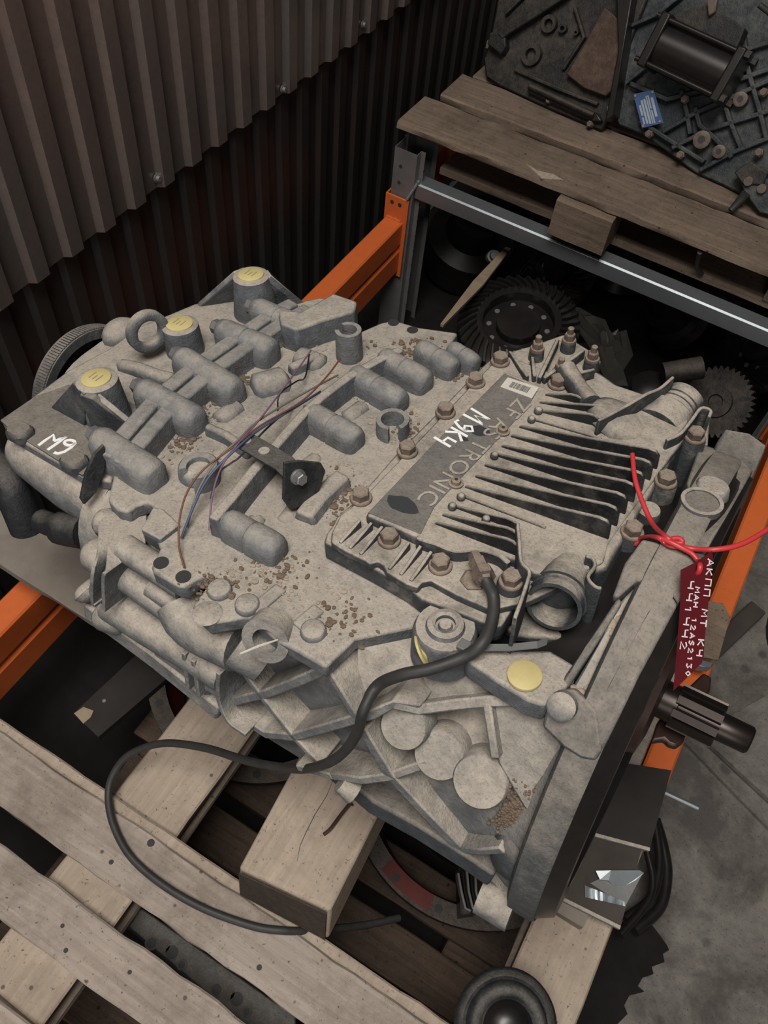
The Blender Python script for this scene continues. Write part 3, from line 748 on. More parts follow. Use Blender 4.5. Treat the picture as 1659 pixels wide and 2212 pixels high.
# hose clips: open rings
def clip(u, v, n0_, r, h, gap, wid=.006):
    c = g(u, v, n0_); v_ = []; f_ = []
    arcs = np.linspace(gap[0], gap[1], 22)
    rows = []
    for a in arcs:
        e1 = A(math.cos(a), math.sin(a), 0)
        rows.append([c + e1 * r, c + e1 * (r + wid), c + e1 * (r + wid * 1.1) - GU * h, c + e1 * (r - .001) - GU * h])
    return mk('hose_clip', *loft_geo(rows), 'cast_boss', deck, 45)
clip(848, 905, -.012, .0145, .026, (-.5, 5.0))
clip(752, 712, .010, .012, .046, (-2.6, 2.7))
clip(428, 1005, -.010, .014, .03, (-1.2, 4.0), .008)
mk('clip_seat', *lathe_geo(g(432, 1022, ND), GU, [(0, .026), (.012, .024), (.018, .018)], 22), 'cast', deck, 50)

# --- black strap bracket with its bolt
p0, p1 = g(531, 955, .012), g(622, 1008, .012)
dl = unit(p1 - p0); sdv = unit(np.cross(dl, GU))
m = MB(); wv = .0135
strap = [p0 - dl * .008 - GU * .001, p0, p1 - dl * .006, p1 + dl * .002 - GU * .004, p1 + dl * .005 - GU * .014, p1 + dl * .005 - GU * .03]
rows = []
for i, p in enumerate(strap):
    t = unit(strap[min(i + 1, 5)] - strap[max(i - 1, 0)]); nr = np.cross(sdv, t)
    rows.append([p - sdv * wv, p + sdv * wv, p + sdv * wv + nr * .003, p - sdv * wv + nr * .003])
m.add(*loft_geo(rows)); strapo = m.build('strap_bracket', 'steel_black', gb, None, .0008)
mk('strap_hole', *lathe_geo(p0 + dl * .030 + GU * .0002, GU, [(0, .0065), (.0036, .0065)], 16), 'cast', strapo)
mk('strap_hole', *lathe_geo(p0 + dl * .002 + GU * .0002, GU, [(0, .0055), (.0036, .0055)], 16), 'cast', strapo)
# the folded-down tab faces the bell
bp = [(615, 1000), (648, 995), (694, 1000), (704, 1018), (690, 1060), (640, 1100), (628, 1102), (612, 1080)]
l0 = g(655, 1050, -.01)[0]
ln = unit(A(1, -.35, .25)); pc = g(655, 1045, .0)
def onplane(u, v, p, nrm):
    d = GR @ ray(u, v); return GCAM + d * ((p - GCAM) @ nrm) / (d @ nrm)
tp = [onplane(u, v, pc, ln) for u, v in bp]
mk('bracket_tab', *prism_geo(tp, [x - ln * .004 for x in tp]), 'steel_black', strapo, None, .001)
place('bolt', ME_M8, 'galv_dark', onplane(643, 1030, pc, ln), ln, strapo, .2)

# --- front-side details ---------------------------------------------------------------
m = MB()
# long casting tubes along the near side
for px, r in (([(268, 1182), (330, 1222), (400, 1268)], .016), ([(270, 1240), (370, 1312), (470, 1372)], .019), ([(245, 1298), (330, 1352), (420, 1405), (495, 1452)], .026), ([(330, 1265), (420, 1330), (520, 1385)], .015)):
    mk('side_tube', *tube_geo([s(u, v, -.008) for u, v in px], r, 16), 'cast_side', main, 60)
# rounded barrel below the overhanging lug
mk('side_barrel', *tube_geo(catmull([s(395, 1300, -.012), s(420, 1345, -.004), s(520, 1395, -.006)], 4), .030, 18), 'cast_side', main, 60)
mk('side_barrel', *tube_geo([s(520, 1380, -.012), s(580, 1420, -.02)], [.034, .030], 18), 'cast_side', main, 60)
# lower shelf of the case
m = MB(); m.add(*rib_geo([s(u, v, .006) for u, v in ((330, 1400), (420, 1462), (480, 1500))], SN, .030, .05)); m.build('side_shelf', 'cast_side', main, None, .004)
m = MB(); m.add(*rib_geo([s(u, v, .004) for u, v in ((180, 1320), (330, 1432), (470, 1545))], SN, .030, .05)); m.build('side_shelf', 'cast_side', main, None, .004)
for px in ([(395, 1412), (400, 1450), (405, 1490)], [(415, 1428), (422, 1470), (428, 1505)], [(470, 1455), (470, 1510), (490, 1560), (530, 1590)]):
    mk('side_web', *rib_geo(catmull([s(u, v, .016) for u, v in px], 4), SN, .006, .05), 'cast_side', main, None, .0012)
mk('side_post', *tube_geo([s(440, 1440, -.004), s(452, 1515, -.01)], .010, 12), 'cast_side', main, 50)
# grid of webs on the bell side
def sweb(px, w=.010, d=.045, off=.0, mat='cast_side', parent=bell, sm=True):
    pts = [sb(u, v, off) for u, v in px]
    return mk('bell_web', *rib_geo(pts, sbn(np.mean(pts, axis=0)), w, d, 1.25), mat, parent, None, .002)
sweb([(505, 1425), (535, 1470), (565, 1510), (598, 1552), (632, 1594), (690, 1655)], .009)
sweb([(627, 1398), (670, 1424), (702, 1447), (735, 1500), (768, 1555)], .010)
sweb([(778, 1575), (808, 1625), (840, 1677), (915, 1758), (992, 1838)], .014)
sweb([(503, 1518), (540, 1508), (575, 1500), (640, 1475), (702, 1447)], .012)
sweb([(535, 1565), (570, 1588), (632, 1594), (700, 1575), (768, 1555), (805, 1545), (850, 1523), (905, 1530)], .012)
sweb([(850, 1523), (905, 1534), (985, 1523), (1060, 1516), (1150, 1514)], .012, .07)
sweb([(715, 1678), (780, 1688), (840, 1680), (890, 1662), (925, 1650)], .011, .07)
sweb([(1050, 1518), (1056, 1560), (1068, 1640)], .009, .07)
sweb([(640, 1660), (680, 1668), (716, 1680)], .010)
# sloped upper panel between the deck's edge, the plug arm and the first long web
tp_ = [g(u, v, n_) for u, v, n_ in ((772, 1384, -.05), (910, 1354, -.05), (960, 1392, -.05), (1010, 1430, -.05), (1085, 1478, -.05), (1155, 1519, -.05))]
bt_ = [sb(u, v, -.012) for u, v in ((778, 1568), (850, 1524), (905, 1534), (985, 1523), (1060, 1516), (1150, 1516))]
v = tp_ + bt_ + [p - A(0, -.03, .03) for p in tp_] + [p - SN * .03 for p in bt_]
f = [(i, i + 1, 7 + i, 6 + i) for i in range(5)] + [(12 + i, 18 + i, 19 + i, 13 + i) for i in range(5)] + [(0, 6, 18, 12), (5, 17, 23, 11), (0, 12, 13, 1)] + [(i, 12 + i, 13 + i, i + 1) for i in range(1, 5)] + [(6 + i, 7 + i, 19 + i, 18 + i) for i in range(5)]
mk('side_panel', v, f, 'cast_side', bell, 40)
# three flat discs
for u, v, r in ((871, 1571, .0255), (948, 1632, .0275), (1036, 1689, .029)):
    P_ = sb(u, v, -.004); N_ = unit(sbn(P_) + unit(GCAM - P_) * .8); mk('flat_disc', *lathe_geo(P_ - N_ * .03, N_, [(0, r * 1.08), (.028, r), (.031, r - .002)], 30), 'cast_side', bell, 45)
m = MB(); P_ = [sb(u, v, -.016) for u, v in ((871, 1571), (948, 1632), (1036, 1689))]; m.add(*rib_geo(P_, sbn(P_[1]), .026, .02)); m.build('disc_bridge', 'cast_side', bell, None, .003)
# dirt-filled boss and round foot near the flange
mk('round_foot', *ball_geo(sb(1122, 1835, -.026), .04, 20, (.8, .8, 1.1)), 'cast_dark', bell, 60)
m = MB()
for k in range(420):
    P_ = sb(1112 + random.gauss(0, 20), 1755 + random.gauss(0, 26), -.014); m.add(*ball_geo(P_, random.uniform(.0008, .0028), 6))
o = m.build('side_dirt', 'dirt', bell); o['kind'] = 'stuff'
mk('flange_foot', *tube_geo([sb(1040, 1925, .002), sb(1110, 1962, .002)], [.025, .027], 24), 'cast_side', bell, 45)
mk('drain_lug', *tube_geo([s(735, 1690, .0), s(765, 1712, -.004)], [.011, .014], 16), 'cast_side', bell, 50)
m = MB(); m.add(*rib_geo([s(u, v, -.02) for u, v in ((690, 1650), (800, 1745), (900, 1800), (1010, 1870), (1060, 1905))], SN, .03, .05)); m.build('lower_shelf', 'cast_dark', bell, None, .004)
sweb([(992, 1838), (1040, 1842), (1085, 1838)], .010)
sweb([(992, 1838), (1060, 1905), (1105, 1955)], .012)
# yoke with a plastered nut and the zip tie
cy = g(962, 1352, -.012)
yoke = mk('yoke', *lathe_geo(A(cy[0], cy[1], -.06), GU, [(0, .034), (.04, .032), (.047, .029)], 28), 'cast', gb, 45)
mk('yoke_nut', *ring_geo(cy, GU, [(-.002, .010), (.004, .010), (.006, .013), (.004, .018), (-.002, .020)], 24), 'cast', yoke, 45)
mk('yoke_nut', *lathe_geo(cy, GU, [(-.002, .008), (.003, .006)], 16), 'cast', yoke, 45)
q = gp([(925, 1345), (935, 1325), (985, 1320), (1010, 1350), (1005, 1400), (960, 1390), (930, 1362)], -.02)
mk('yoke_arm', *prism_geo(q, drop(q, -.04)), 'cast', yoke, None, .004)
# arm with the fourth plug
q = gp([(1000, 1400), (1008, 1428), (1080, 1475), (1140, 1512), (1178, 1524), (1205, 1498), (1240, 1470), (1250, 1440), (1190, 1404), (1110, 1400), (1050, 1402)], -.022)
arm = mk('plug_arm', *prism_geo(q, drop(q, -.03)), 'cast', gb, None, .004)
c4 = g(1133, 1461, -.020)
mk('yellow_plug', *lathe_geo(c4, GU, [(0, .0165), (.003, .0165), (.004, .015)], 28), 'plug', arm, 35)
# knocked-out yellow plug hanging at the yoke
pp = g(918, 1402, -.03); pa = unit(A(-.55, -.45, -.35))
m = MB(); m.add(*lathe_geo(pp, pa, [(-.012, .012), (0, .0125), (.0005, .0175), (.003, .0175)], 20)); m.build('loose_plug', 'plug', yoke, 35)

# --- flange rim of the bell
fl_p = [(.296, .255), (.331, .255), (.331, .300), (.327, .303), (.300, .303), (.296, .296)]
rim = mk('bell_flange', *ring_geo(A(0, T0, N0), (1, 0, 0), fl_p, 96), 'cast_rim', gb, 45)
mk('flange_gasket', *ring_geo(A(0, T0, N0), (1, 0, 0), [(.331, .25), (.348, .25), (.348, .286), (.331, .297)], 96), 'oily', rim, 45)
mk('clutch_shell', *ring_geo(A(0, T0, N0), (1, 0, 0), [(.10, .20), (.33, .262), (.33, .256), (.10, .19)], 64), 'oily', rim, 45)
mk('bell_back_wall', *lathe_geo(A(.14, T0, N0), (1, 0, 0), [(0, .21), (.01, .21)], 48), 'oily', rim)
def rimpatch(px, r, depth, mat='cast_rim', name='rim_lug', bevel=.003):
    top = [cyl(u, v, r) for u, v in px]
    bot = [A(p[0], T0 + (p[1] - T0) * (r - depth) / r, N0 + (p[2] - N0) * (r - depth) / r) for p in top]
    return mk(name, *prism_geo(top, bot), mat, rim, None, bevel)
rimpatch([(1388, 1163), (1420, 1170), (1470, 1186), (1520, 1204), (1492, 1255), (1465, 1305), (1440, 1262), (1375, 1255), (1335, 1292), (1322, 1290), (1350, 1215)], .302, .06)
rimpatch([(1335, 1288), (1345, 1300), (1290, 1390), (1225, 1490), (1205, 1482), (1265, 1395)], .295, .06)
rimpatch([(1432, 1258), (1465, 1305), (1423, 1382), (1381, 1460), (1340, 1545), (1302, 1622), (1272, 1600), (1265, 1560), (1320, 1470), (1385, 1350)], .302, .035)
rimpatch([(1170, 1570), (1182, 1525), (1205, 1492), (1240, 1488), (1290, 1535), (1300, 1622), (1285, 1645), (1255, 1640), (1215, 1615)], .305, .04)
rimpatch([(1255, 1640), (1285, 1645), (1270, 1672), (1235, 1655)], .302, .03)
rimpatch([(1512, 957), (1530, 960), (1600, 990), (1628, 1014), (1573, 1108), (1542, 1161), (1520, 1204), (1475, 1187), (1440, 1180), (1462, 1130), (1490, 1080), (1485, 1040)], .302, .06)
rimpatch([(1565, 924), (1620, 934), (1659, 962), (1635, 1005), (1603, 990), (1588, 972), (1545, 958)], .300, .06)
rimpatch([(1338, 1300), (1375, 1262), (1436, 1266), (1388, 1352), (1322, 1470), (1268, 1556), (1228, 1496), (1290, 1395)], .289, .03, 'cast', 'rim_pocket_floor')
rimpatch([(1052, 1522), (1100, 1516), (1150, 1515), (1182, 1535), (1215, 1615), (1245, 1655), (1225, 1740), (1190, 1800), (1130, 1745), (1075, 1650)], .279, .02, 'cast_side', 'shoulder_panel')
# pin, disc and round pocket on the rim
pn = cyl(1211, 1528, .318); rd = lambda p: unit(A(0, p[1] - T0, p[2] - N0))
mk('rim_pin', *lathe_geo(pn - rd(pn) * .018, rd(pn), [(0, .014), (.016, .0135), (.018, .011)], 22), 'cast', rim, 45)
pn = cyl(1542, 1046, .306)
mk('rim_disc', *lathe_geo(pn - rd(pn) * .012, rd(pn), [(0, .019), (.010, .017), (.012, .015)], 24), 'cast', rim, 45)
pn = cyl(1516, 1085, .3035)
mk('rim_pocket', *ring_geo(pn, rd(pn), [(-.006, .017), (.002, .017), (.002, .021), (-.006, .021)], 28), 'cast', rim, 45)
mk('pocket_floor', *lathe_geo(pn, rd(pn), [(-.004, .018), (.0002, .018)], 24), 'cast_dark', rim)
m = MB()
for k in range(70):
    b0 = cyl(1340 + random.gauss(0, 16), 1375 + random.gauss(0, 18), .284); m.add(*ball_geo(b0, random.uniform(.003, .008), 6))
for k in range(30):
    b0 = cyl(1265 + random.gauss(0, 14), 1505 + random.gauss(0, 10), .288); m.add(*ball_geo(b0, random.uniform(.002, .006), 6))
o = m.build('rim_dirt', 'crumb', rim); o['kind'] = 'stuff'

# --- input shaft, bearing tube and release fork
mk('bearing_tube', *lathe_geo(A(.15, T0, N0), (1, 0, 0), [(0, .09), (.05, .085), (.06, .060), (.19, .055), (.195, .05)], 36), 'rust', gb, 40)
mk('release_ring', *ring_geo(A(0, T0, N0), (1, 0, 0), [(.335, .035), (.352, .035), (.356, .05), (.352, .075), (.338, .08)], 48), 'rust', gb, 40)
fk = [g(u, v, -.285) for u, v in ((1408, 1600), (1420, 1560), (1460, 1510), (1520, 1452), (1538, 1462), (1535, 1490), (1502, 1532), (1478, 1600), (1462, 1612), (1445, 1606), (1435, 1596))]
mk('release_fork', *prism_geo(fk, drop(fk, -.012)), 'rust', gb, None, .003)
m = MB(); m.add(*lathe_geo(A(.33, T0, N0), (1, 0, 0), [(0, .024), (.045, .024), (.046, .021), (.096, .021)], 40))
for k in range(10):
    a = 2 * math.pi * k / 10; e1 = A(0, math.cos(a), math.sin(a)); e2 = A(0, -math.sin(a), math.cos(a)); c0 = A(.372, T0, N0)
    m.add(*prism_geo([c0 + e1 * .0285 - e2 * .0048, c0 + e1 * .0285 + e2 * .0048, c0 + e1 * .018 + e2 * .0052, c0 + e1 * .018 - e2 * .0052],
                     [x + A(.054, 0, 0) for x in (c0 + e1 * .0285 - e2 * .0048, c0 + e1 * .0285 + e2 * .0048, c0 + e1 * .018 + e2 * .0052, c0 + e1 * .018 - e2 * .0052)]))
sh = m.build('input_shaft', 'shaft', gb, 40)
mk('shaft_pilot', *lathe_geo(A(.425, T0, N0), (1, 0, 0), [(0, .0175), (.036, .017), (.039, .0145)], 32), 'shaft', sh, 40)

# --- control cover
cov_px = [(699, 1172), (706, 1150), (718, 1134), (726, 1116), (760, 1088), (860, 975), (945, 890), (1010, 822), (1050, 782), (1075, 766), (1150, 745), (1215, 722), (1240, 724), (1248, 740), (1290, 765), (1300, 780), (1285, 800), (1330, 830), (1420, 860), (1480, 900), (1478, 945), (1425, 1028), (1318, 1200), (1300, 1225), (1140, 1262), (1085, 1352), (1070, 1355), (985, 1322), (911, 1294), (880, 1270), (800, 1225)]
q = gp(cov_px, -.008)
cover = mk('control_cover', *prism_geo(q, drop(q, -.026)), 'cover', gb, None, .003, 2)
q = gp([(1070, 1345), (1116, 1372), (1180, 1378), (1274, 1376), (1302, 1360), (1330, 1300), (1328, 1215), (1200, 1250), (1140, 1250)], -.045)
mk('cover_foot', *prism_geo(q, drop(q, -.014)), 'cover', cover, None, .004, 2)
q = gp([(1310, 1230), (1335, 1235), (1392, 1180), (1402, 1120), (1465, 1070), (1475, 1020), (1530, 965), (1535, 905), (1490, 905), (1425, 1028), (1318, 1190)], -.088)
mk('cover_foot', *prism_geo(q, drop(q, -.012)), 'cover', cover, None, .004, 2)
# thinner upper lip with bolt notches along the left end
lip = [(715, 1172), (716, 1150), (727, 1128), (735, 1112), (762, 1092), (790, 1068), (905, 950), (1000, 850), (1070, 778), (1100, 770), (1180, 800), (1310, 870), (1320, 960), (1250, 1250), (1140, 1300), (1060, 1318), (985, 1285), (930, 1254), (912, 1258), (902, 1270), (878, 1262), (835, 1237), (828, 1222), (815, 1213), (798, 1220), (790, 1212), (745, 1190)]
q = gp(lip, .002); mk('cover_lip', *prism_geo(q, drop(q, -.010)), 'cover', cover, None, .002, 2)
body = [(787, 1112), (940, 952), (1092, 800), (1130, 815), (1180, 836), (1240, 860), (1295, 902), (1400, 852), (1452, 872), (1490, 905), (1478, 950), (1425, 1020), (1318, 1172), (1305, 1215), (1235, 1245), (1150, 1240), (1118, 1210), (1060, 1195), (985, 1190), (905, 1163)]
q = gp(body, .014); qb = [A(p[0] * 1.0 + (0), p[1], -.006) for p in q]
cbody = mk('cover_body', *prism_geo(q, qb), 'cover', cover, None, .005, 3)
pan = [(787, 1112), (940, 952), (1092, 802), (1130, 818), (1165, 840), (1148, 870), (1095, 930), (985, 1045), (935, 1100), (905, 1160)]
pc0 = np.mean([g(u, v, .015) for u, v in pan], axis=0)
q = [p + (pc0 - p) * .03 for p in gp(pan, .0148)]
panel = mk('name_panel', *prism_geo(q, drop(q, -.004)), 'panel', cover, None, .0008)
# deep right-hand end of the cover
q = gp([(1135, 1235), (1235, 1255), (1312, 1222), (1425, 1030), (1480, 945), (1440, 900), (1300, 1000)], .012)
mk('cover_end', *prism_geo(q, [A(p[0] + .006, p[1] - .004, -.075) for p in q]), 'cover', cover, None, .008, 3)
# cooling fins
FS = [(1119, 922), (1101, 942), (1081, 964), (1066, 982), (1044, 1005), (1024, 1029), (1002, 1051)]
FE = [(1419, 1013), (1405, 1037), (1387, 1061), (1369, 1085), (1351, 1110), (1333, 1136), (1315, 1164)]
def coolfin(a, b_, h, th=.0042, name='cooling_fin', round_=True):
    a = g(*a, .013); b_ = g(*b_, .013); d = unit(b_ - a); sd = unit(np.cross(d, GU)); L_ = np.linalg.norm(b_ - a)
    pr = [a, a + d * .004 + GU * .003, b_ - d * .014 + GU * (h * .97), b_ - d * .006 + GU * (h * .93), b_ - d * .001 + GU * (h * .70), b_, b_ - GU * .004, a - GU * .004]
    return mk(name, *prism_geo([p - sd * th / 2 for p in pr], [p + sd * th / 2 for p in pr]), 'fin', cover, None, .0008, 1)
for a, b_ in zip(FS, FE): coolfin(a, b_, .027)
for a, b_, h in (((977, 1094), (1118, 1146), .014), ((953, 1112), (1118, 1171), .017), ((938, 1130), (1118, 1200), .020), ((1175, 853), (1256, 873), .012), ((1163, 870), (1314, 897), .013), ((1159, 888), (1292, 921), .016), ((1145, 906), (1300, 950), .003), ((995, 1072), (1180, 1142), .003)):
    coolfin(a, b_, h, .004)
mk('fin_knob', *ball_geo(g(1163, 887, .018), .0055, 10), 'cover', cover, 60)
for u, v in ((1148, 906), (1068, 984), (996, 1073), (977, 1094), (1050, 1122)): mk('fin_knob', *ball_geo(g(u, v, .018), .005, 10), 'cover', cover, 60)
# curtain walls
def curtain(px, ntop, nbot, th=.004, mat='cover'):
    pts = [g(u, v, ntop) for u, v in px]
    return mk('cover_wall', *rib_geo(catmull(pts, 4), GU, th, ntop - nbot), mat, cover, None, .0008, 1)
curtain([(1118, 1128), (1122, 1170), (1126, 1212), (1143, 1232), (1137, 1262), (1112, 1335)], .036, -.03)
curtain([(1292, 908), (1345, 880), (1397, 850), (1425, 838), (1455, 813)], .036, .0)
curtain([(1440, 950), (1470, 935), (1495, 905), (1515, 880), (1535, 885), (1532, 900)], .028, -.04)
curtain([(1265, 1200), (1280, 1205), (1285, 1222), (1270, 1245), (1285, 1265), (1300, 1270)], .026, -.05)
curtain([(900, 1160), (940, 1172), (985, 1188), (1030, 1185), (1075, 1196), (1100, 1215)], .017, -.004, .006)
# small webs across the left lip
for a, b_ in (((734, 1172), (778, 1122)), ((755, 1184), (803, 1128)), ((778, 1197), (826, 1136)), ((840, 1229), (884, 1170)), ((865, 1241), (909, 1178)), ((887, 1254), (932, 1190))):
    a = g(*a, .003); b_ = g(*b_, .013)
    mk('lip_web', *rib_geo([a, b_], GU, .0038, [.003, .012]), 'cover', cover, None, .0006, 1)
# fan of webs at the far corner
for a, b_ in (((1101, 758), (1140, 812)), ((1150, 770), (1155, 812)), ((1205, 732), (1165, 815)), ((1262, 755), (1175, 815)), ((1285, 797), (1200, 815))):
    mk('corner_web', *rib_geo([g(*a, .006), g(*b_, .012)], GU, .005, .014), 'cover', cover, None, .001, 1)
mk('corner_horn', *tube_geo([g(1222, 800, .010), g(1250, 840, .012), g(1276, 875, .014)], [.014, .012, .014], 14), 'cover', cover, 50)
# bolts
for i, (u, v) in enumerate(((780, 1078), (880, 977), (962, 893), (1027, 828), (1080, 783), (841, 1168), (951, 1224), (1204, 832))):
    place('bolt', ME_M10, 'bolt', g(u, v, .002), GU, cover, .3 * i)
ME_SP = mesh('bolt_spacer', *lathe_geo((0, 0, 0), (0, 0, 1), [(-.04, .0145), (.055, .0135), (.058, .012)], 22), smooth=40)
for i, (u, v) in enumerate(((1103, 1258), (1365, 1152), (1437, 1042), (1500, 947))):
    p = g(u, v, .010); place('bolt', ME_M10, 'bolt', p, GU, cover, .25 + .4 * i); place('bolt_spacer', ME_SP, 'cover', p - GU * .058, GU, cover)
p = g(1402, 1100, .006); place('dowel', ME_SP, 'cover', p - GU * .058, GU, cover, 0, 1.0)
ME_NUT = hexbolt_mesh('stud_nut', .0125, .009, .0095, .004)
for i, (u, v) in enumerate(((1160, 756), (1229, 738), (1279, 778), (1209, 804))):
    p = g(u, v, .006); n_ = place('stud_nut', ME_NUT, 'bolt', p, GU, cover, .5 * i)
    mk('stud', *lathe_geo(p, GU, [(0, .0042), (.021, .0042), (.022, .003)], 12), 'bolt', cover, 40)
    mk('stud_post', *lathe_geo(p - GU * .022, GU, [(0, .0105), (.022, .0095)], 16), 'cover', cover, 40)
for u, v in ((985, 1045), (1086, 933)):
    p = g(u, v, .0145)
    mk('torx_screw', *lathe_geo(p, GU, [(0, .0085), (.002, .0085), (.0025, .0058), (.006, .005), (.007, .003)], 18), 'bolt', cover, 35)
    mk('torx_socket', *lathe_geo(p + GU * .0068, GU, [(0, .0022), (.0006, .0022)], 6), 'ink', cover)
# round plug sockets at both ends
pc1 = g(1199, 1304, -.004); ax1 = unit(onplane(1200, 1312, pc1, A(0, .5, .87)) - g(1172, 1245, -.008)); ax1 = unit(A(.12, -.88, .22))
sk = mk('plug_socket', *ring_geo(pc1, ax1, [(-.055, .031), (-.012, .031), (-.012, .028), (.006, .028), (.006, .024), (-.04, .024)], 36), 'cover', cover, 40)
mk('socket_floor', *lathe_geo(pc1 - ax1 * .040, ax1, [(0, .027), (.003, .027)], 28), 'ink', cover)
mk('socket_thread', *ring_geo(pc1 - ax1 * .006, ax1, [(-.001, .0282), (.001, .0282), (.0, .0298)], 36), 'cover', cover, 40)
pc2 = g(1462, 882, -.004); ax2 = unit(A(.15, .92, .12))
mk('plug_socket', *lathe_geo(pc2 - ax2 * .05, ax2, [(0, .034), (.03, .034), (.032, .027), (.068, .026), (.07, .022)], 32), 'cover', cover, 40)
for h in (.036, .044, .052): mk('socket_thread', *ring_geo(pc2 - ax2 * .05, ax2, [(h - .001, .0265), (h + .001, .0265), (h, .0282)], 32), 'cover', cover, 40)
mk('side_dome', *lathe_geo(g(1340, 920, .0), unit(A(.25, .3, .9)), [(0, .045), (.012, .04), (.018, .028), (.020, .012)], 28), 'cover', cover, 60)
# barcode sticker
q = gp([(1097, 815), (1164, 837), (1149, 860), (1081, 835)], .0156)
stk = mk('barcode_sticker', *prism_geo(q, drop(q, -.0006)), 'label_white', cover)
e1 = q[1] - q[0]; e2 = q[3] - q[0]
m = MB(); x = .22
while x < .80:
    w = random.choice((.008, .014, .02)); a = q[0] + e1 * x + GU * .0003
    m.add([a + e2 * .25, a + e1 * w + e2 * .25, a + e1 * w + e2 * .80, a + e2 * .80], [(0, 1, 2, 3)]); x += w + random.choice((.01, .016))
m.build('barcode', 'ink', cover)

# --- lettering
def text_geo(body_, size, depth):
    c = bpy.data.curves.new('txt', 'FONT'); c.body = body_; c.size = size; c.extrude = depth; c.resolution_u = 3
    o = bpy.data.objects.new('txt', c); COL.objects.link(o)
    dg = bpy.context.evaluated_depsgraph_get(); me = bpy.data.meshes.new_from_object(o.evaluated_get(dg))
    v = [tuple(x.co) for x in me.vertices]; f = [tuple(p.vertices) for p in me.polygons]
    bpy.data.objects.remove(o); bpy.data.curves.remove(c); bpy.data.meshes.remove(me); return v, f
def put_text(body_, size, depth, p, xd, yd, zd, mat, parent, name, width=None):
    v, f = text_geo(body_, size, depth)
    sx_ = 1.0
    if width: sx_ = width / max(a[0] for a in v)
    v = [p + xd * a[0] * sx_ + yd * a[1] + zd * a[2] for a in v]
    return mk(name, v, f, mat, parent)
pa_, pb_ = g(1124, 862, .0150), g(905, 1082, .0150)
rd_ = unit(pb_ - pa_); upd = np.cross(GU, rd_)
put_text('ZF AS TRONIC', .030, .0006, pa_ + upd * -.004, rd_, upd, GU, 'cover', cover, 'raised_lettering', np.linalg.norm(pb_ - pa_))
def strokes(lines, w, h, nfun, up, mat, parent, name):
    m = MB()
    for ln_ in lines: m.add(*rib_geo([nfun(u, v) for u, v in ln_], up, w, h))
    return m.build(name, mat, parent)
def zz(pts, ox, oy, k): return [(ox + a * k, oy + b_ * k) for a, b_ in pts]
K = .1808
def circ(cx, cy, rx, ry, n=14, a0=0, a1=2 * math.pi): return [(cx + rx * math.cos(a), cy + ry * math.sin(a)) for a in np.linspace(a0, a1, n)]
strokes([zz([(460, 895), (545, 830), (640, 768), (648, 830), (655, 842), (720, 815), (790, 790), (690, 865), (568, 948)], 0, 800, K),
         zz(circ(832, 862, 62, 32, 16), 0, 800, K), zz([(905, 862), (850, 920), (770, 970), (690, 992), (645, 978)], 0, 800, K)],
        .0042, .0008, lambda u, v: g(u, v, -.0375), GU, 'white_paint', rplate, 'painted_mark')
GLY = {'M': [[(0, 0), (.05, 1), (.3, .4), (.55, 1), (.6, 0)]], 'K': [[(0, 0), (0, 1)], [(.5, 1), (.05, .5), (.5, 0)]], 'P': [[(0, 0), (0, 1), (.55, 1), (.55, 0)]], 'T': [[(0, 1), (.6, 1)], [(.3, 1), (.3, 0)]],
       '4': [[(.0, 1), (.02, .5), (.5, .5)], [(.5, 1), (.5, 0)]], '1': [[(.1, .8), (.3, 1), (.3, 0)]], '2': [[(0, .8), (.25, 1), (.5, .75), (0, 0), (.55, 0)]], 'A': [[(0, 0), (.3, 1), (.6, 0)], [(.1, .35), (.5, .35)]],
       'N': [[(0, 0), (0, 1)], [(.5, 1), (.5, 0)], [(0, .5), (.5, .5)]], 'S': [[(.5, .9), (.2, 1), (0, .75), (.5, .3), (.25, 0), (0, .1)]], '3': [[(0, 1), (.5, 1), (.25, .6), (.5, .3), (.25, 0), (0, .1)]], '0': [[(.25, 1), (0, .5), (.25, 0), (.5, .5), (.25, 1)]],
       '9': [[(.5, .75), (.25, 1), (0, .75), (.2, .5), (.5, .65), (.5, .8), (.48, .4), (.3, 0), (.05, .05)]], ' ': []}
a_, b_ = g(1030, 898, .0156), g(962, 951, .0156); r9 = unit(b_ - a_); u9 = np.cross(GU, r9); m = MB()
for ch, (u, v), k in (('M', (1030, 899), 1.1), ('9', (1002, 921), 1.0), ('K', (985, 938), .95), ('4', (961, 950), .95)):
    c_ = g(u, v, .0157)
    for st_ in GLY[ch]:
        m.add(*rib_geo([c_ + r9 * (x - .28) * .022 * k + u9 * (y - .5) * .026 * k for x, y in st_], GU, .0034, .0006))
m.build('painted_mark', 'white_paint', cover)
for u, v, r in ((868, 1090, .020), (1002, 948, .006), (1035, 930, .014)):
    p = g(u, v, .0151); mk('wiped_spot', [p + A(math.cos(a) * r * random.uniform(.75, 1.1), math.sin(a) * r * .6 * random.uniform(.8, 1.1), .0001) for a in np.linspace(0, 6.283, 17)[:-1]], [tuple(range(16))], 'spot', cover)

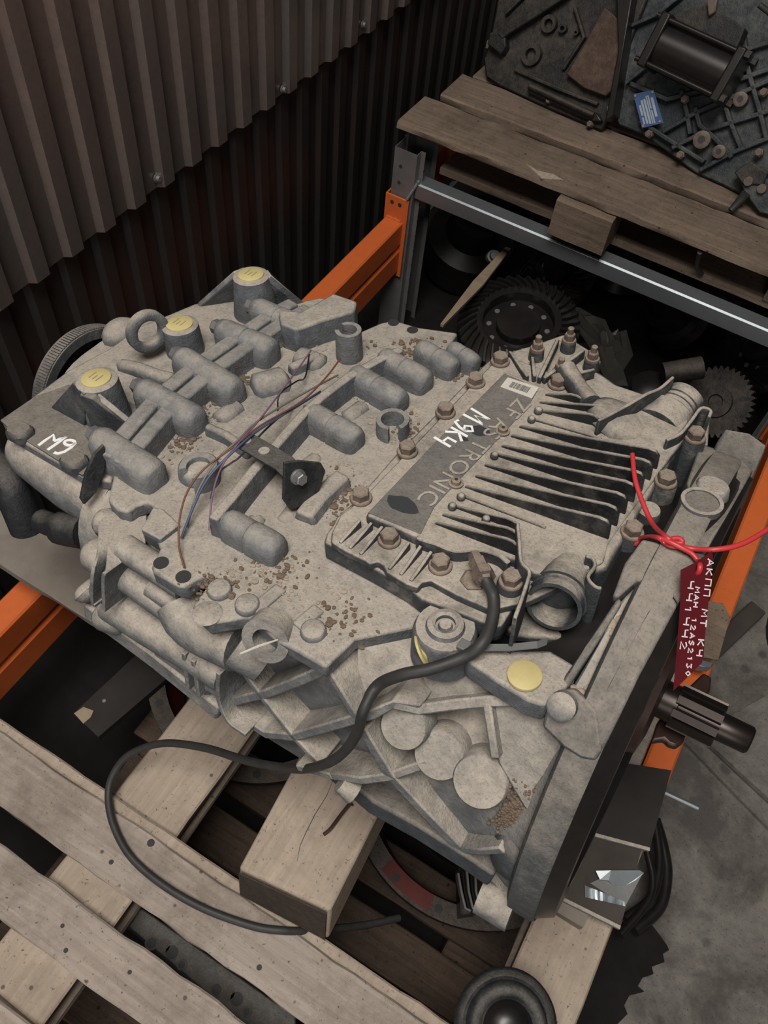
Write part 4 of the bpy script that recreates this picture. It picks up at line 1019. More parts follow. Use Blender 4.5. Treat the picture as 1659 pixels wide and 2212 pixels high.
# --- dirt gathered on the deck
m = MB(); polyreg = [((560, 790), (820, 740), 60), ((690, 960), (900, 800), 110), ((640, 1090), (780, 1000), 90), ((330, 930), (480, 880), 60), ((350, 1060), (520, 960), 50), ((470, 1260), (640, 1220), 90), ((560, 1320), (760, 1260), 60), ((800, 820), (980, 760), 70), ((840, 960), (930, 860), 40)]
for (x0, y0), (x1, y1), n_ in polyreg:
    for k in range(n_):
        u = random.uniform(min(x0, x1), max(x0, x1)); v_ = random.uniform(min(y0, y1), max(y0, y1)); r = abs(random.gauss(0, .0010)) + .0005
        v2, f2 = ball_geo(g(u, v_, ND + r * .3), r, 6, (random.uniform(.7, 1.8), random.uniform(.7, 1.5), .7)); m.add(v2, f2)
o = m.build('dirt_crumbs', 'crumb', gb); o['kind'] = 'stuff'
m = MB()
for cx_, cy_, sx_, sy_, n_ in ((700, 1085, 22, 22, 160), (735, 1060, 25, 20, 90), (690, 915, 20, 16, 90), (790, 830, 22, 16, 90), (905, 755, 26, 12, 140), (850, 770, 18, 10, 70), (960, 800, 22, 12, 80), (395, 955, 18, 14, 90), (440, 895, 16, 12, 60), (525, 820, 16, 12, 60), (465, 1265, 26, 14, 120), (600, 1225, 40, 20, 90), (760, 745, 20, 8, 50), (880, 930, 14, 14, 50), (740, 1330, 40, 20, 60)):
    for k in range(n_):
        r = abs(random.gauss(0, .0013)) + .0005; p_ = g(cx_ + random.gauss(0, sx_), cy_ + random.gauss(0, sy_), ND + r * .3)
        m.add(*ball_geo(p_, r, 6, (random.uniform(.7, 1.8), random.uniform(.7, 1.5), .7)))
o = m.build('dirt_clumps', 'dirt', gb); o['kind'] = 'stuff'
# ================================================================ cables and tag on the gearbox
def W(q): return GO + GR.T @ np.asarray(q)
cb = [W(g(1035, 1222, .020)), W(g(1048, 1250, .022)), W(g(1066, 1290, .010)), W(g(1062, 1345, .004)), W(g(1040, 1392, .0)), W(g(1000, 1420, -.012)), W(g(930, 1445, -.02)), W(g(868, 1458, -.030)), W(sb(815, 1482, .022)), W(sb(785, 1535, .014)), W(sb(772, 1582, .012)), W(s(742, 1625, .014)), W(s(700, 1651, .016))]
cb += [at(u, v, z) for u, v, z in ((640, 1661, .84), (540, 1645, .755), (440, 1615, .68), (350, 1606, .62), (280, 1630, .58), (245, 1672, .553), (234, 1720, .541), (245, 1782, .539), (282, 1850, .538), (350, 1910, .538), (440, 1962, .538), (545, 2000, .537), (610, 2010, .536), (652, 2011, .526))]
cable = empty('sensor_cable', cb[0], 'black rubber cable looping from the gearbox cover down onto the pallet', 'cable')
under(mk('cable_jacket', *tube_geo(catmull(cb, 7), [.0062] * 60 + [.0056] * (7 * (len(cb) - 1) + 1 - 60), 12), 'rubber', None, 60), cable)
ca = unit(cb[1] - cb[0]); 
ft = MB(); ft.add(*lathe_geo(cb[0] - ca * .016, ca, [(0, .007), (.010, .008), (.0105, .0095), (.024, .0095), (.0245, .0115), (.034, .0115), (.0345, .0075), (.038, .0065)], 6))
under(ft.build('cable_fitting', 'bolt', None, 30), cable)
pw = W(g(1022, 1262, -.004))
under(mk('fitting_nut', *lathe_geo(pw, V(GN), [(-.012, .014), (.008, .014), (.010, .011)], 6), 'bolt', None, 30), cable)
# cable tail under the far edge of the board
tl = [at(u, v, z) for u, v, z in ((722, 2006, .49), (790, 1998, .45), (862, 1983, .42))]
under(mk('cable_tail', *tube_geo(catmull([cb[-2], cb[-1]] + tl, 6), .0056, 10), 'rubber', None, 60), cable)

def wire(name, pts, r, mat, label):
    P = [W(g(u, v, n_)) for u, v, n_ in pts]
    tag(mk(name, *tube_geo(catmull(P, 5), r * .85, 7), mat, None, 60), label, 'wire', 'cut wires threaded through the strap bracket')
wire('cut_wire', [(672, 757, .0), (640, 802, .004), (562, 905, .016), (517, 955, .019), (478, 1010, .012), (458, 1075, .0), (452, 1146, -.02)], 0.0013, 'wire_purple', 'thin purple cut wire leaning over the black strap bracket')
wire('cut_wire', [(692, 846, -.028), (625, 888, .004), (560, 928, .016), (512, 968, .019), (452, 1030, .004), (420, 1090, -.015), (392, 1162, -.031)], 0.0018, 'wire_blue', 'dark blue cut wire through the strap bracket hole')
wire('cut_wire', [(735, 775, .004), (702, 818, .004), (650, 868, .006), (562, 920, .016), (505, 965, .018), (442, 1012, .010), (405, 1062, .0), (388, 1122, -.012), (387, 1180, -.024), (398, 1226, -.031)], 0.0014, 'wire_brown', 'long brown cut wire ending near the two deck holes')
wire('cut_wire', [(668, 765, -.02), (659, 815, -.026), (640, 824, -.012), (604, 852, -.006), (600, 888, -.02)], 0.0013, 'oily', 'short kinked black wire end standing on the deck')
wire('cut_wire', [(730, 810, -.012), (650, 853, -.002), (560, 908, .014), (515, 950, .0205), (470, 992, .012), (428, 1060, -.006), (404, 1138, -.031)], 0.0015, 'wire_grey', 'dusty grey-brown cut wire crossing the deck beside the blue one')
wire('cut_wire', [(630, 880, -.028), (580, 922, .004), (520, 985, .014), (500, 1000, .010), (470, 1025, .0), (455, 1078, -.02)], 0.0014, 'rubber', 'black cut wire kinked below the strap bracket')

# zip tie at the yoke
P = [W(g(u, v, n_)) for u, v, n_ in ((1005, 1398, -.012), (1040, 1398, -.010), (1100, 1398, -.010), (1160, 1392, -.006), (1183, 1384, .004))]
zt = empty('zip_tie', P[0], 'cut grey plastic zip tie lying under the control cover', 'zip tie')
under(mk('strap', *rib_geo(P, GN, .0075, .0016), 'zip'), zt)
under(mk('lock_head', *prism_geo([P[0] + GT * x + GL * y + GN * .004 for x, y in ((-.006, -.007), (.006, -.007), (.006, .004), (-.006, .004))], [P[0] + GT * x + GL * y - GN * .003 for x, y in ((-.006, -.007), (.006, -.007), (.006, .004), (-.006, .004))]), 'zip', None, None, .001), zt)
# plant straw
P = [W(s(u, v, o_)) for u, v, o_ in ((519, 1412, .04), (560, 1395, .03), (600, 1382, .012))]
tag(mk('straw', *tube_geo(P, [.001, .0014, .0008], 6), 'label_white'), 'pale dry straw stuck in the bored eye', 'straw')

# red wire and tag
RW = empty('red_wire', W(cyl(1445, 1172, .306)), 'red plastic-coated wire knotted over the gearbox flange', 'wire')
w1 = [W(g(1366, 981, .045)), W(g(1372, 1035, .042)), W(g(1388, 1085, .036)), W(g(1410, 1132, .034)), W(cyl(1436, 1158, .312)), W(cyl(1458, 1172, .309)), W(cyl(1474, 1172, .309)), W(cyl(1466, 1163, .311)), W(cyl(1444, 1166, .311)), W(cyl(1432, 1173, .309))]
w2 = [W(g(1372, 1176, .006)), W(g(1388, 1162, .018)), W(cyl(1420, 1161, .3075)), W(cyl(1436, 1172, .307)), W(cyl(1452, 1180, .308)), W(cyl(1474, 1181, .308)), W(cyl(1500, 1186, .3075))]
zc = w2[-1][2]
w2 += [at(1545, 1187, zc + .010), at(1600, 1176, zc + .012), at(1659, 1143, zc + .01), at(1720, 1100, zc)]
w3 = [W(cyl(1430, 1164, .311)), W(cyl(1450, 1172, .313)), W(cyl(1470, 1182, .312)), W(cyl(1494, 1196, .309)), W(cyl(1508, 1212, .307))]
for w_ in (w1, w2, w3): under(mk('wire_strand', *tube_geo(catmull(w_, 6), .0026, 9), 'red_wire', None, 60), RW)
T_P = W(cyl(1500, 1218, .306)) + GL * .03 + GN * .024
hd = CAM - T_P; hd[2] = 0; TNv = unit(unit(hd) * .50 + A(0, 0, .87))
def tagpt(u, v, o=0.0):
    d = ray(u, v); return CAM + d * ((T_P + TNv * o - CAM) @ TNv) / (d @ TNv)
# the strand reaches the tag's hole
under(mk('wire_strand', *tube_geo(catmull([w3[-1], tagpt(1512, 1222, .003), tagpt(1510, 1234, .002), tagpt(1504, 1240, -.004)], 5), .0026, 9), 'red_wire', None, 60), RW)
TG = empty('tag', T_P, 'dark red translucent film tag with handwritten white lettering', 'tag')
q = [tagpt(u, v) for u, v in ((1470, 1231), (1502, 1215), (1538, 1190), (1540, 1202), (1529, 1315), (1517, 1431), (1486, 1462), (1454, 1493), (1463, 1390), (1470, 1290))]
under(mk('tag_film', *prism_geo(q, [x - TNv * .0006 for x in q]), 'tag'), TG)
def handline(txt, a, b_, hpx):
    """lettering from pixel a to pixel b on the tag, letter tops to the right"""
    m = MB(); a = A(*a); b_ = A(*b_); d = (b_ - a) / np.linalg.norm(b_ - a); up = A(-d[1], d[0]) * -1
    stp = np.linalg.norm(b_ - a) / len(txt)
    for i, ch in enumerate(txt):
        for st_ in GLY[ch]:
            P = [a + d * (i + x * 1.15) * stp + up * y * hpx for x, y in st_]
            m.add(*rib_geo([tagpt(p_[0], p_[1], .0006) for p_ in P], TNv, .0012, .0004))
    under(m.build('handwriting', 'tag_ink'), TG)
handline('AKPP MT K4', (1529, 1207), (1503, 1425), 13)
handline('MAN 12AS2130', (1502, 1268), (1480, 1466), 10)
handline('441442', (1487, 1255), (1468, 1412), 13)

# ================================================================ far pallet and the second gearbox
FP = empty('pallet', (-.2, 1.9, .545), 'brown wooden pallet on the far bay carrying the black gearbox', 'pallet')
board('deck_board', FP, -.905, .75, 1.790, 1.936, .668, .690, 'x', 'wood_far', .003, .004, 40)
board('deck_board', FP, -.872, .75, 1.957, 2.085, .672, .697, 'x', 'wood_far', .003, .004, 40)
board('deck_board', FP, -.85, .75, 2.105, 2.22, .668, .690, 'x', 'wood_far', .003)
board('deck_board', FP, -.905, .75, 2.30, 2.42, .668, .690, 'x', 'wood_far', .003)
board('deck_board', FP, -.905, .75, 2.50, 2.62, .668, .690, 'x', 'wood_far', .003)
board('bottom_board', FP, -.80, .23, 1.858, 1.96, .5455, .5675, 'x', 'wood_far', .002)
board('bottom_board', FP, -.80, .75, 2.32, 2.42, .5455, .5675, 'x', 'wood_far', .002)
for bx, by in ((-.45, 1.768), (.08, 1.85), (-.44, 2.30), (-.82, 2.30), (.25, 2.30)):
    board('pallet_block', FP, bx, bx + .145, by, by + .10, .568, .6675, 'x', 'wood_far', .001, .003, 3)
sp = [at(u, v, .6915) for u, v in ((1136, 352), (1160, 368), (1195, 376), (1216, 388), (1170, 385))]
under(mk('split_wood', *prism_geo(sp, [x - A(0, 0, .003) for x in sp]), 'wood_y'), FP)
QA = at(1075, 192, .70); QB = at(1600, 440, .70)
qx = unit(A(QB[0] - QA[0], QB[1] - QA[1], 0)); qh = A(-qx[1], qx[0], 0)         # qh points away from the viewer
QN = unit(-qh * math.cos(math.radians(28)) + A(0, 0, 1) * math.sin(math.radians(28)))
def q2(u, v, o=0.0):
    d = ray(u, v); return CAM + d * ((QA + QN * o - CAM) @ QN) / (d @ QN)
G2 = empty('gearbox', (QA[0] + .4, QA[1] + .2, .70), 'black oily gearbox with a blue name plate on the far pallet', 'gearbox')
def part2(name, px, o, th, mat, bevel=.003, parent=None):
    t = [q2(u, v, o) for u, v in px]
    bk = [x - QN * th for x in t]
    for x in t + bk: x[2] = max(x[2], .702)
    ob = mk(name, *prism_geo(t, bk), mat, None, None, bevel); under(ob, G2); return ob
# bodies go back level, so that they rest on the boards
def body2(name, px, o, th, mat):
    t = [q2(u, v, o) for u, v in px]; bk = [A(*(x + qh * th)) for x in t]
    for b_ in bk: b_[2] = max(b_[2], .702)
    for x in t: x[2] = max(x[2], .702)
    ob = mk(name, *prism_geo(t, bk), mat, None, None, .006); return under(ob, G2)
body2('bell_housing', [(1085, -60), (1070, 20), (1055, 95), (1043, 128), (1048, 168), (1078, 198), (1160, 235), (1240, 262), (1300, 285), (1325, 230), (1345, 130), (1420, -60)], -.012, .34, 'oily_dust')
body2('main_housing', [(1420, -60), (1345, 130), (1322, 240), (1335, 272), (1385, 292), (1440, 330), (1500, 378), (1560, 402), (1625, 448), (1720, 500), (1760, -60)], -.025, .36, 'blue_dark')
part2('cover_plate', [(1222, 160), (1262, 95), (1305, 15), (1340, 45), (1336, 120), (1326, 190), (1308, 208), (1260, 190)], .014, .02, 'rust_dust')
part2('flange_edge', [(1330, -40), (1372, -40), (1345, 120), (1325, 250), (1308, 262), (1318, 200), (1335, 110)], .03, .06, 'oily')
part2('side_rib', [(1072, 72), (1085, 62), (1150, 22), (1215, -20), (1230, -12), (1160, 35), (1100, 72), (1085, 85)], .022, .03, 'oily_dust')
part2('corner_lug', [(1058, 70), (1090, 70), (1092, 100), (1082, 118), (1052, 95)], .02, .03, 'oily_dust')
part2('bottom_tube_mount', [(1140, 180), (1290, 245), (1300, 262), (1280, 262), (1140, 200)], .01, .02, 'oily')
t = [q2(1143, 186, .016), q2(1282, 250, .016)]; under(mk('bottom_tube', *tube_geo(t, .007, 12), 'oily_dust', None, 50), G2)
for u, v, r in ((1186, 52, .020), (1216, 62, .010), (1245, 71, .006), (1148, 118, .026)):
    P = q2(u, v, .0); under(mk('oil_boss', *ring_geo(P, QN, [(-.015, r * .55), (.006, r * .55), (.006, r), (-.015, r)], 26), 'oily_dust', None, 45), G2)
for u, v, r in ((1186, 218, .007), (1275, 268, .008), (1600, 215, .016), (1554, 328, .015), (1517, 302, .02)):
    P = q2(u, v, .0); under(mk('oil_plug', *lathe_geo(P - QN * .02, QN, [(0, r), (.028, r), (.030, r * .8)], 6 if r < .01 else 20), 'bolt', None, 35), G2)
    if r > .012: under(mk('plug_socket', *lathe_geo(P + QN * .0095, QN, [(0, r * .45), (.0012, r * .45)], 8), 'ink'), G2)
# ribbed wall
RIB = [[(1360, 180), (1440, 215), (1540, 190), (1659, 150)], [(1430, 285), (1500, 245), (1590, 205), (1680, 165)], [(1450, 320), (1530, 280), (1659, 240)], [(1510, 368), (1580, 330), (1680, 290)],
       [(1470, 195), (1482, 240), (1490, 290)], [(1545, 140), (1555, 190), (1575, 260), (1600, 320)], [(1602, 60), (1615, 150), (1640, 240), (1655, 300)], [(1500, 232), (1510, 270), (1545, 300), (1580, 340)], [(1600, 110), (1680, 85)]]
for r_ in RIB: under(mk('wall_rib', *rib_geo([q2(u, v, .0) for u, v in r_], QN, .010, .03, 1.4), 'blue_dark', None, None, .002), G2)
# name plate
np_ = [(1368, 203), (1412, 194), (1433, 265), (1387, 277)]
part2('name_plate', np_, .006, .003, 'name_blue', 0)
e0, e1, e2 = q2(*np_[0], .0066), q2(*np_[1], .0066) - q2(*np_[0], .0066), q2(*np_[3], .0066) - q2(*np_[0], .0066)
m = MB()
for x0, x1, y0, y1 in ((.12, .22, .35, .65), (.26, .36, .22, .9), (.40, .50, .2, .92), (.54, .60, .12, .92), (.63, .70, .12, .5), (.63, .70, .55, .92), (.76, .88, .2, .75), (.12, .2, .7, .9)):
    m.add([e0 + e1 * x0 + e2 * y0, e0 + e1 * x1 + e2 * y0, e0 + e1 * x1 + e2 * y1, e0 + e1 * x0 + e2 * y1], [(0, 1, 2, 3)])
under(m.build('plate_print', 'name_white'), G2)
for x, y in ((.08, .06), (.92, .06), (.08, .94), (.92, .9)): under(mk('plate_rivet', *lathe_geo(e0 + e1 * x + e2 * y, QN, [(0, .004), (.002, .003)], 10), 'galv_dark', None, 40), G2)
# air cylinder with tie rods
pa2, pb2 = q2(1425, 95, .045), q2(1575, 165, .045); ax_ = unit(pb2 - pa2); Lc = np.linalg.norm(pb2 - pa2)
under(mk('air_cylinder', *lathe_geo(pa2, ax_, [(0, .052), (Lc, .052)], 36), 'oily', None, 45), G2)
for P in (pa2 - ax_ * .012, pb2 - ax_ * .004):
    s1 = unit(np.cross(ax_, QN)); s2 = np.cross(s1, ax_); w_ = .058
    c4_ = [P + s1 * a * w_ + s2 * b_ * w_ for a, b_ in ((-1, -1), (1, -1), (1, 1), (-1, 1))]
    under(mk('cylinder_end', *prism_geo(c4_, [x + ax_ * .022 for x in c4_]), 'oily', None, None, .004), G2)
for a, b_ in ((-.9, .9), (.9, .9), (.9, -.9), (-.9, -.9)):
    o_ = s1 * a * .052 + s2 * b_ * .052
    under(mk('tie_rod', *tube_geo([pa2 - ax_ * .022 + o_, pb2 + ax_ * .03 + o_], .006, 10), 'oily', None, 50), G2)
    under(mk('rod_nut', *lathe_geo(pb2 + ax_ * .018 + o_, ax_, [(0, .010), (.012, .010)], 6), 'oily_dust'), G2)
part2('cylinder_mount', [(1450, 30), (1530, 10), (1610, 60), (1590, 110), (1470, 62)], .075, .05, 'oily_dust')
part2('mount_bracket', [(1525, -10), (1550, -5), (1545, 25), (1530, 35)], .09, .02, 'bolt')
# valve block with cable at the lower right
part2('valve_block', [(1585, 372), (1620, 348), (1659, 372), (1650, 400), (1605, 400)], .03, .03, 'oily_dust')
part2('valve_plate', [(1600, 395), (1659, 385), (1690, 470), (1640, 460), (1610, 420)], .025, .02, 'blue_dark')
for u, v in ((1617, 392), (1646, 408)):
    P = q2(u, v, .03); under(mk('valve_screw', *lathe_geo(P, QN, [(0, .011), (.008, .010)], 14), 'bolt', None, 40), G2)
P = [q2(1612, 418, .034), q2(1600, 432, .030), q2(1578, 455, .040)]; under(mk('valve_cable', *tube_geo(P, [.012, .010, .007], 12), 'rubber', None, 50), G2)
P = [q2(1640, 10, .09), q2(1665, 30, .08), q2(1700, 50, .05)]; under(mk('red_hose', *tube_geo(P, .006, 10), 'rubber', None, 50), G2)

for px_ in ([(1090, 30), (1130, -10)], [(1110, 150), (1200, 190), (1290, 225)], [(1240, 15), (1260, 80), (1215, 150)]):
    under(mk('casting_rib', *rib_geo([q2(u, v, .004) for u, v in px_], QN, .008, .03, 1.5), 'oily_dust', None, None, .002), G2)
for px_ in ([(1350, 60), (1420, 30), (1480, -20)], [(1350, 180), (1400, 140), (1440, 150)], [(1380, 260), (1440, 300), (1520, 350)]):
    under(mk('wall_rib', *rib_geo([q2(u, v, .0) for u, v in px_], QN, .009, .03, 1.5), 'blue_dark', None, None, .002), G2)
for u, v in ((1078, 90), (1320, 235), (1402, 290), (1470, 335), (1640, 330), (1650, 200), (1480, 215)):
    P = q2(u, v, .004); under(mk('case_bolt', *lathe_geo(P - QN * .015, QN, [(0, .010), (.02, .010), (.0205, .0075), (.027, .0075)], 6), 'bolt', None, 35), G2)
# ================================================================ parts stored beneath the far bay
def ring_gear(name, c, nrm, R, rin, h, teeth, label, mat='oily', grp='toothed ring gears stored under the far pallet'):
    e = empty(name, c, label, 'gear', grp); nrm = unit(nrm)
    under(mk('gear_body', *ring_geo(c, nrm, [(0, rin), (h * .75, rin), (h * .8, rin + .25 * (R - rin)), (h * .45, R * .99), (0, R)], 72), mat, None, 40), e)
    x, y = perp(nrm); m = MB()
    for k in range(teeth):
        rows = []
        for j in range(4):
            t = j / 3; rr = rin + (R - rin) * (.25 + .73 * t); hh = h * (.8 - .34 * t) + .0; a = 2 * math.pi * k / teeth + .22 * t
            e1 = x * math.cos(a) + y * math.sin(a); e2_ = -x * math.sin(a) + y * math.cos(a); w = rr * math.pi / teeth * .55
            p = c + e1 * rr + nrm * hh
            rows.append([p - e2_ * w - nrm * .004, p - e2_ * w * .5 + nrm * .010, p + e2_ * w * .5 + nrm * .010, p + e2_ * w - nrm * .004])
        m.add(*loft_geo(rows))
    under(m.build('gear_teeth', mat, None, 40), e)
    under(mk('gear_hub', *lathe_geo(c - nrm * .01, nrm, [(0, rin * 1.02), (h * .35, rin * 1.0), (h * .36, rin * .62), (h * .8, rin * .60), (h * .82, rin * .5)], 40), mat, None, 40), e)
    hm = mesh('hub_hole', *lathe_geo((0, 0, 0), (0, 0, 1), [(0, .007), (.002, .007)], 10))
    for k in range(10):
        a = 2 * math.pi * k / 10; o = link('hub_hole', hm, 'galv_dark'); P = c + (x * math.cos(a) + y * math.sin(a)) * rin * .82 + nrm * (h * .355 - .01)
        o.matrix_world = Matrix.Translation(V(P)) @ V(nrm).to_track_quat('Z', 'Y').to_matrix().to_4x4(); under(o, e)
    return e
ring_gear('ring_gear', at(1118, 712, .36), (-.05, -.18, 1), .158, .092, .05, 37, 'large black toothed ring gear lying flat behind the dusty gearbox')
ring_gear('ring_gear', at(1215, 575, .30), (-.55, -.75, .45), .135, .078, .05, 37, 'black toothed ring gear tilted on edge behind the flat one')
ring_gear('ring_gear', at(1650, 745, .26), (-.75, -.55, .40), .145, .085, .05, 41, 'toothed ring gear standing on edge at the right margin')
ring_gear('ring_gear', at(1290, 440, .47), (-.3, -.5, .8), .085, .05, .05, 37, 'black toothed ring gear seen under the block of the far pallet')
ring_gear('ring_gear', at(1640, 590, .40), (-.2, -.3, .9), .11, .065, .05, 37, 'black toothed ring gear below the far pallet beside the clear film')
# spur gear
cs = at(1548, 868, .22); ns = unit(A(-.3, -.75, .6)); x, y = perp(ns); e = empty('spur_gear', cs, 'dark flat spur gear with coarse teeth leaning at the rack post', 'gear')
pr = []
for k in range(36):
    for a, r in ((0, .088), (.35, .098), (.55, .098), (.9, .088)):
        th = 2 * math.pi * (k + a) / 36; pr.append(cs + (x * math.cos(th) + y * math.sin(th)) * r)
under(mk('gear_disc', *prism_geo(pr, [p - ns * .02 for p in pr]), 'oily_dust'), e)
under(mk('gear_hub', *ring_geo(cs, ns, [(-.025, .02), (.012, .02), (.012, .042), (-.025, .045)], 30), 'oily_dust', None, 40), e)
def turned(name, c, axis, prof, mat, label, cat, group=None):
    return tag(mk(name, *lathe_geo(c, axis, prof, 32), mat, None, 40), label, cat, group)
GRP = 'dark oily castings stored under the far pallet'
turned('steel_sleeve', at(1432, 808, .30), (.75, .5, .25), [(0, .030), (.10, .030), (.10, .025), (.02, .025)], 'oily_dust', 'short dark steel sleeve lying behind the control cover', 'sleeve', GRP)
turned('hub_casting', at(1400, 880, .12), (-.2, -.3, .9), [(0, .085), (.05, .085), (.06, .05), (.12, .045), (.13, .02)], 'oily', 'round black hub casting below the plastic bag', 'hub', GRP)
turned('hub_casting', at(1470, 705, .12), (-.6, -.3, .7), [(0, .09), (.04, .09), (.05, .07), (.09, .07), (.095, .045), (.15, .04), (.16, .02)], 'oily', 'stepped black hub casting left of the standing ring gear', 'hub', GRP)
turned('hub_casting', at(1330, 600, .008), (.1, -.2, 1), [(0, .11), (.05, .11), (.08, .08), (.18, .075), (.19, .04)], 'oily', 'broad black hub casting under the middle of the tie bar', 'hub', GRP)
turned('hub_casting', at(1000, 560, .06), (.2, -.2, 1), [(0, .14), (.12, .14), (.14, .09), (.22, .08)], 'oily', 'black drum casting in the dark beside the wall post', 'hub', GRP)
turned('hub_casting', at(1560, 640, .08), (-.1, .2, 1), [(0, .11), (.10, .11), (.12, .08), (.24, .075)], 'oily', 'black drum casting under the right end of the tie bar', 'hub', GRP)
turned('hub_casting', at(1230, 760, .06), (0, -.1, 1), [(0, .09), (.10, .09), (.12, .07), (.15, .07)], 'oily', 'low black drum casting under the flat ring gear', 'hub', GRP)
# wooden slat, bottle neck, plastic bag
a, b_ = at(955, 700, .50), at(1102, 536, .36)
sdv2 = unit(np.cross(b_ - a, A(0, 0, 1))); 
v, f = loft_geo([[a - sdv2 * .004, a + sdv2 * .004, a + sdv2 * .004 - A(0, 0, .01), a - sdv2 * .004 - A(0, 0, .01)], [(a + b_) / 2 - sdv2 * .017, (a + b_) / 2 + sdv2 * .012, (a + b_) / 2 + sdv2 * .012 - A(0, 0, .01), (a + b_) / 2 - sdv2 * .017 - A(0, 0, .01)], [b_ - sdv2 * .014, b_ + sdv2 * .002, b_ + sdv2 * .002 - A(0, 0, .01), b_ - sdv2 * .014 - A(0, 0, .01)]])
tag(mk('broken_slat', v, f, 'stick', None, None, .001), 'broken pale wooden slat leaning behind the gearbox', 'slat')
turned('plastic_neck', at(1062, 556, .34), (.4, -.5, .7), [(0, .018), (.02, .018), (.021, .013), (.04, .013)], 'zip', 'small grey plastic bottle neck at the top of the broken slat', 'bottle neck')
def film(name, px, z, amp, mat, label):
    """crumpled film through a ring of pixels at height z"""
    P = [at(u, v, z) for u, v in px]; c = np.mean(P, axis=0); v = []; f = []; n = len(P); K_ = 6
    for j in range(1, K_ + 1):
        for i in range(n):
            p = c + (P[i] - c) * j / K_; v.append(p + A(random.uniform(-.006, .006), random.uniform(-.006, .006), amp * (1 - j / K_) + random.uniform(-.012, .012)))
    v.append(c + A(0, 0, amp))
    for j in range(K_ - 1):
        for i in range(n): f.append((j * n + i, j * n + (i + 1) % n, (j + 1) * n + (i + 1) % n, (j + 1) * n + i))
    for i in range(n): f.append((len(v) - 1, i, (i + 1) % n))
    o = mk(name, v, f, mat); sm = o.modifiers.new('thick', 'SOLIDIFY'); sm.thickness = .0006
    return tag(o, label, 'plastic film')
film('plastic_bag', [(1218, 655), (1255, 668), (1300, 690), (1320, 725), (1360, 720), (1368, 770), (1340, 805), (1355, 830), (1310, 830), (1285, 780), (1270, 740), (1235, 690)], .34, .04, 'bag', 'crumpled clear plastic bag behind the control cover studs')
film('plastic_bag', [(1500, 555), (1530, 545), (1560, 552), (1555, 580), (1520, 590), (1490, 580)], .46, .02, 'bag', 'scrap of clear film under the far pallet')
P = [at(1512, 545, .66), at(1506, 575, .60), at(1515, 592, .57)]
tag(mk('rubber_hose', *tube_geo(catmull(P, 5), .006, 10), 'rubber', None, 60), 'short black rubber hose hanging from the far pallet', 'hose')

# ================================================================ below the near pallet
def circle3(a, b_, c):
    ax_, ay, bx, by, cx, cy = a[0], a[1], b_[0], b_[1], c[0], c[1]; d = 2 * (ax_ * (by - cy) + bx * (cy - ay) + cx * (ay - by))
    ux = ((ax_ ** 2 + ay ** 2) * (by - cy) + (bx ** 2 + by ** 2) * (cy - ay) + (cx ** 2 + cy ** 2) * (ay - by)) / d
    uy = ((ax_ ** 2 + ay ** 2) * (cx - bx) + (bx ** 2 + by ** 2) * (ax_ - cx) + (cx ** 2 + cy ** 2) * (bx - ax_)) / d
    return A(ux, uy, 0), math.hypot(ax_ - ux, ay - uy)
def bell_ring(p3, z, label, depth=.22, lo=.0):
    P = [at(u, v, z) for u, v in p3]; c, R = circle3(*P); c[2] = z
    e = empty('clutch_housing', (c[0], c[1], 0), label, 'clutch housing', 'clutch housings stored below the near pallet')
    under(mk('mounting_flange', *ring_geo(c, (0, 0, 1), [(-.016, R - .034), (0, R - .034), (0, R), (-.016, R)], 72), 'oily_dust', None, 40), e)
    under(mk('housing_cone', *ring_geo(c, (0, 0, 1), [(-.014, R - .033), (-.014, R - .025), (-z + .163, R - .05), (-z + .163, R - .06)], 64), 'red_paint', None, 40), e)
    hm = mesh('flange_hole', *lathe_geo((0, 0, 0), (0, 0, 1), [(0, .0075), (.0008, .0075)], 14))
    for k in range(16):
        a = 2 * math.pi * (k + .35) / 16; o = link('flange_hole', hm, 'ink'); o.location = (c[0] + (R - .017) * math.cos(a), c[1] + (R - .017) * math.sin(a), z + .0002); under(o, e)
    hubm = mk('housing_hub', *lathe_geo(A(c[0], c[1], .163), (0, 0, 1), [(0, R * .5), (.02, R * .48), (.03, R * .25), (.06, R * .2)], 36), 'oily', None, 40); under(hubm, e)
    return c, R, e
cA, RA, eA = bell_ring([(318, 1480), (352, 1585), (560, 1692)], .27, 'dark clutch housing flange with bolt holes, left below the pallet')
cB, RB, eB = bell_ring([(800, 1855), (905, 1965), (1085, 2010)], .27, 'clutch housing with red paint on its flange, right below the pallet')
pt = []
for a in np.linspace(-1.95, -1.5, 10): pt.append(A(cB[0] + (RB - .006) * math.cos(a), cB[1] + (RB - .006) * math.sin(a), .2708))
for a in np.linspace(-1.5, -1.95, 10): pt.append(A(cB[0] + (RB - .034) * math.cos(a), cB[1] + (RB - .034) * math.sin(a), .2708))
under(mk('red_overspray', pt, [tuple(range(20))], 'red_paint'), eB)
# finned grille part inside
pg = [at(1000, 1860, .36), at(1035, 1870, .36), at(1040, 1960, .36), at(1005, 1965, .36)]
e = empty('finned_part', pg[0], 'shiny black louvred part below the bell flange', 'louvre')
for k in range(5):
    P = [at(990 + k * 9, 1885 - k * 7, .33), at(997 + k * 8, 1925, .33), at(1006 + k * 8, 1962, .33), at(1018 + k * 6, 1968, .33)]
    under(mk('louvre_blade', *rib_geo(P, (0, 0, 1), .0045, .02), 'oily' if k % 2 else 'galv_dark', None, None, .001), e)
under(mk('louvre_back', *prism_geo([p - A(0, 0, .05) for p in pg], [p - A(0, 0, .089) for p in pg]), 'oily'), e)
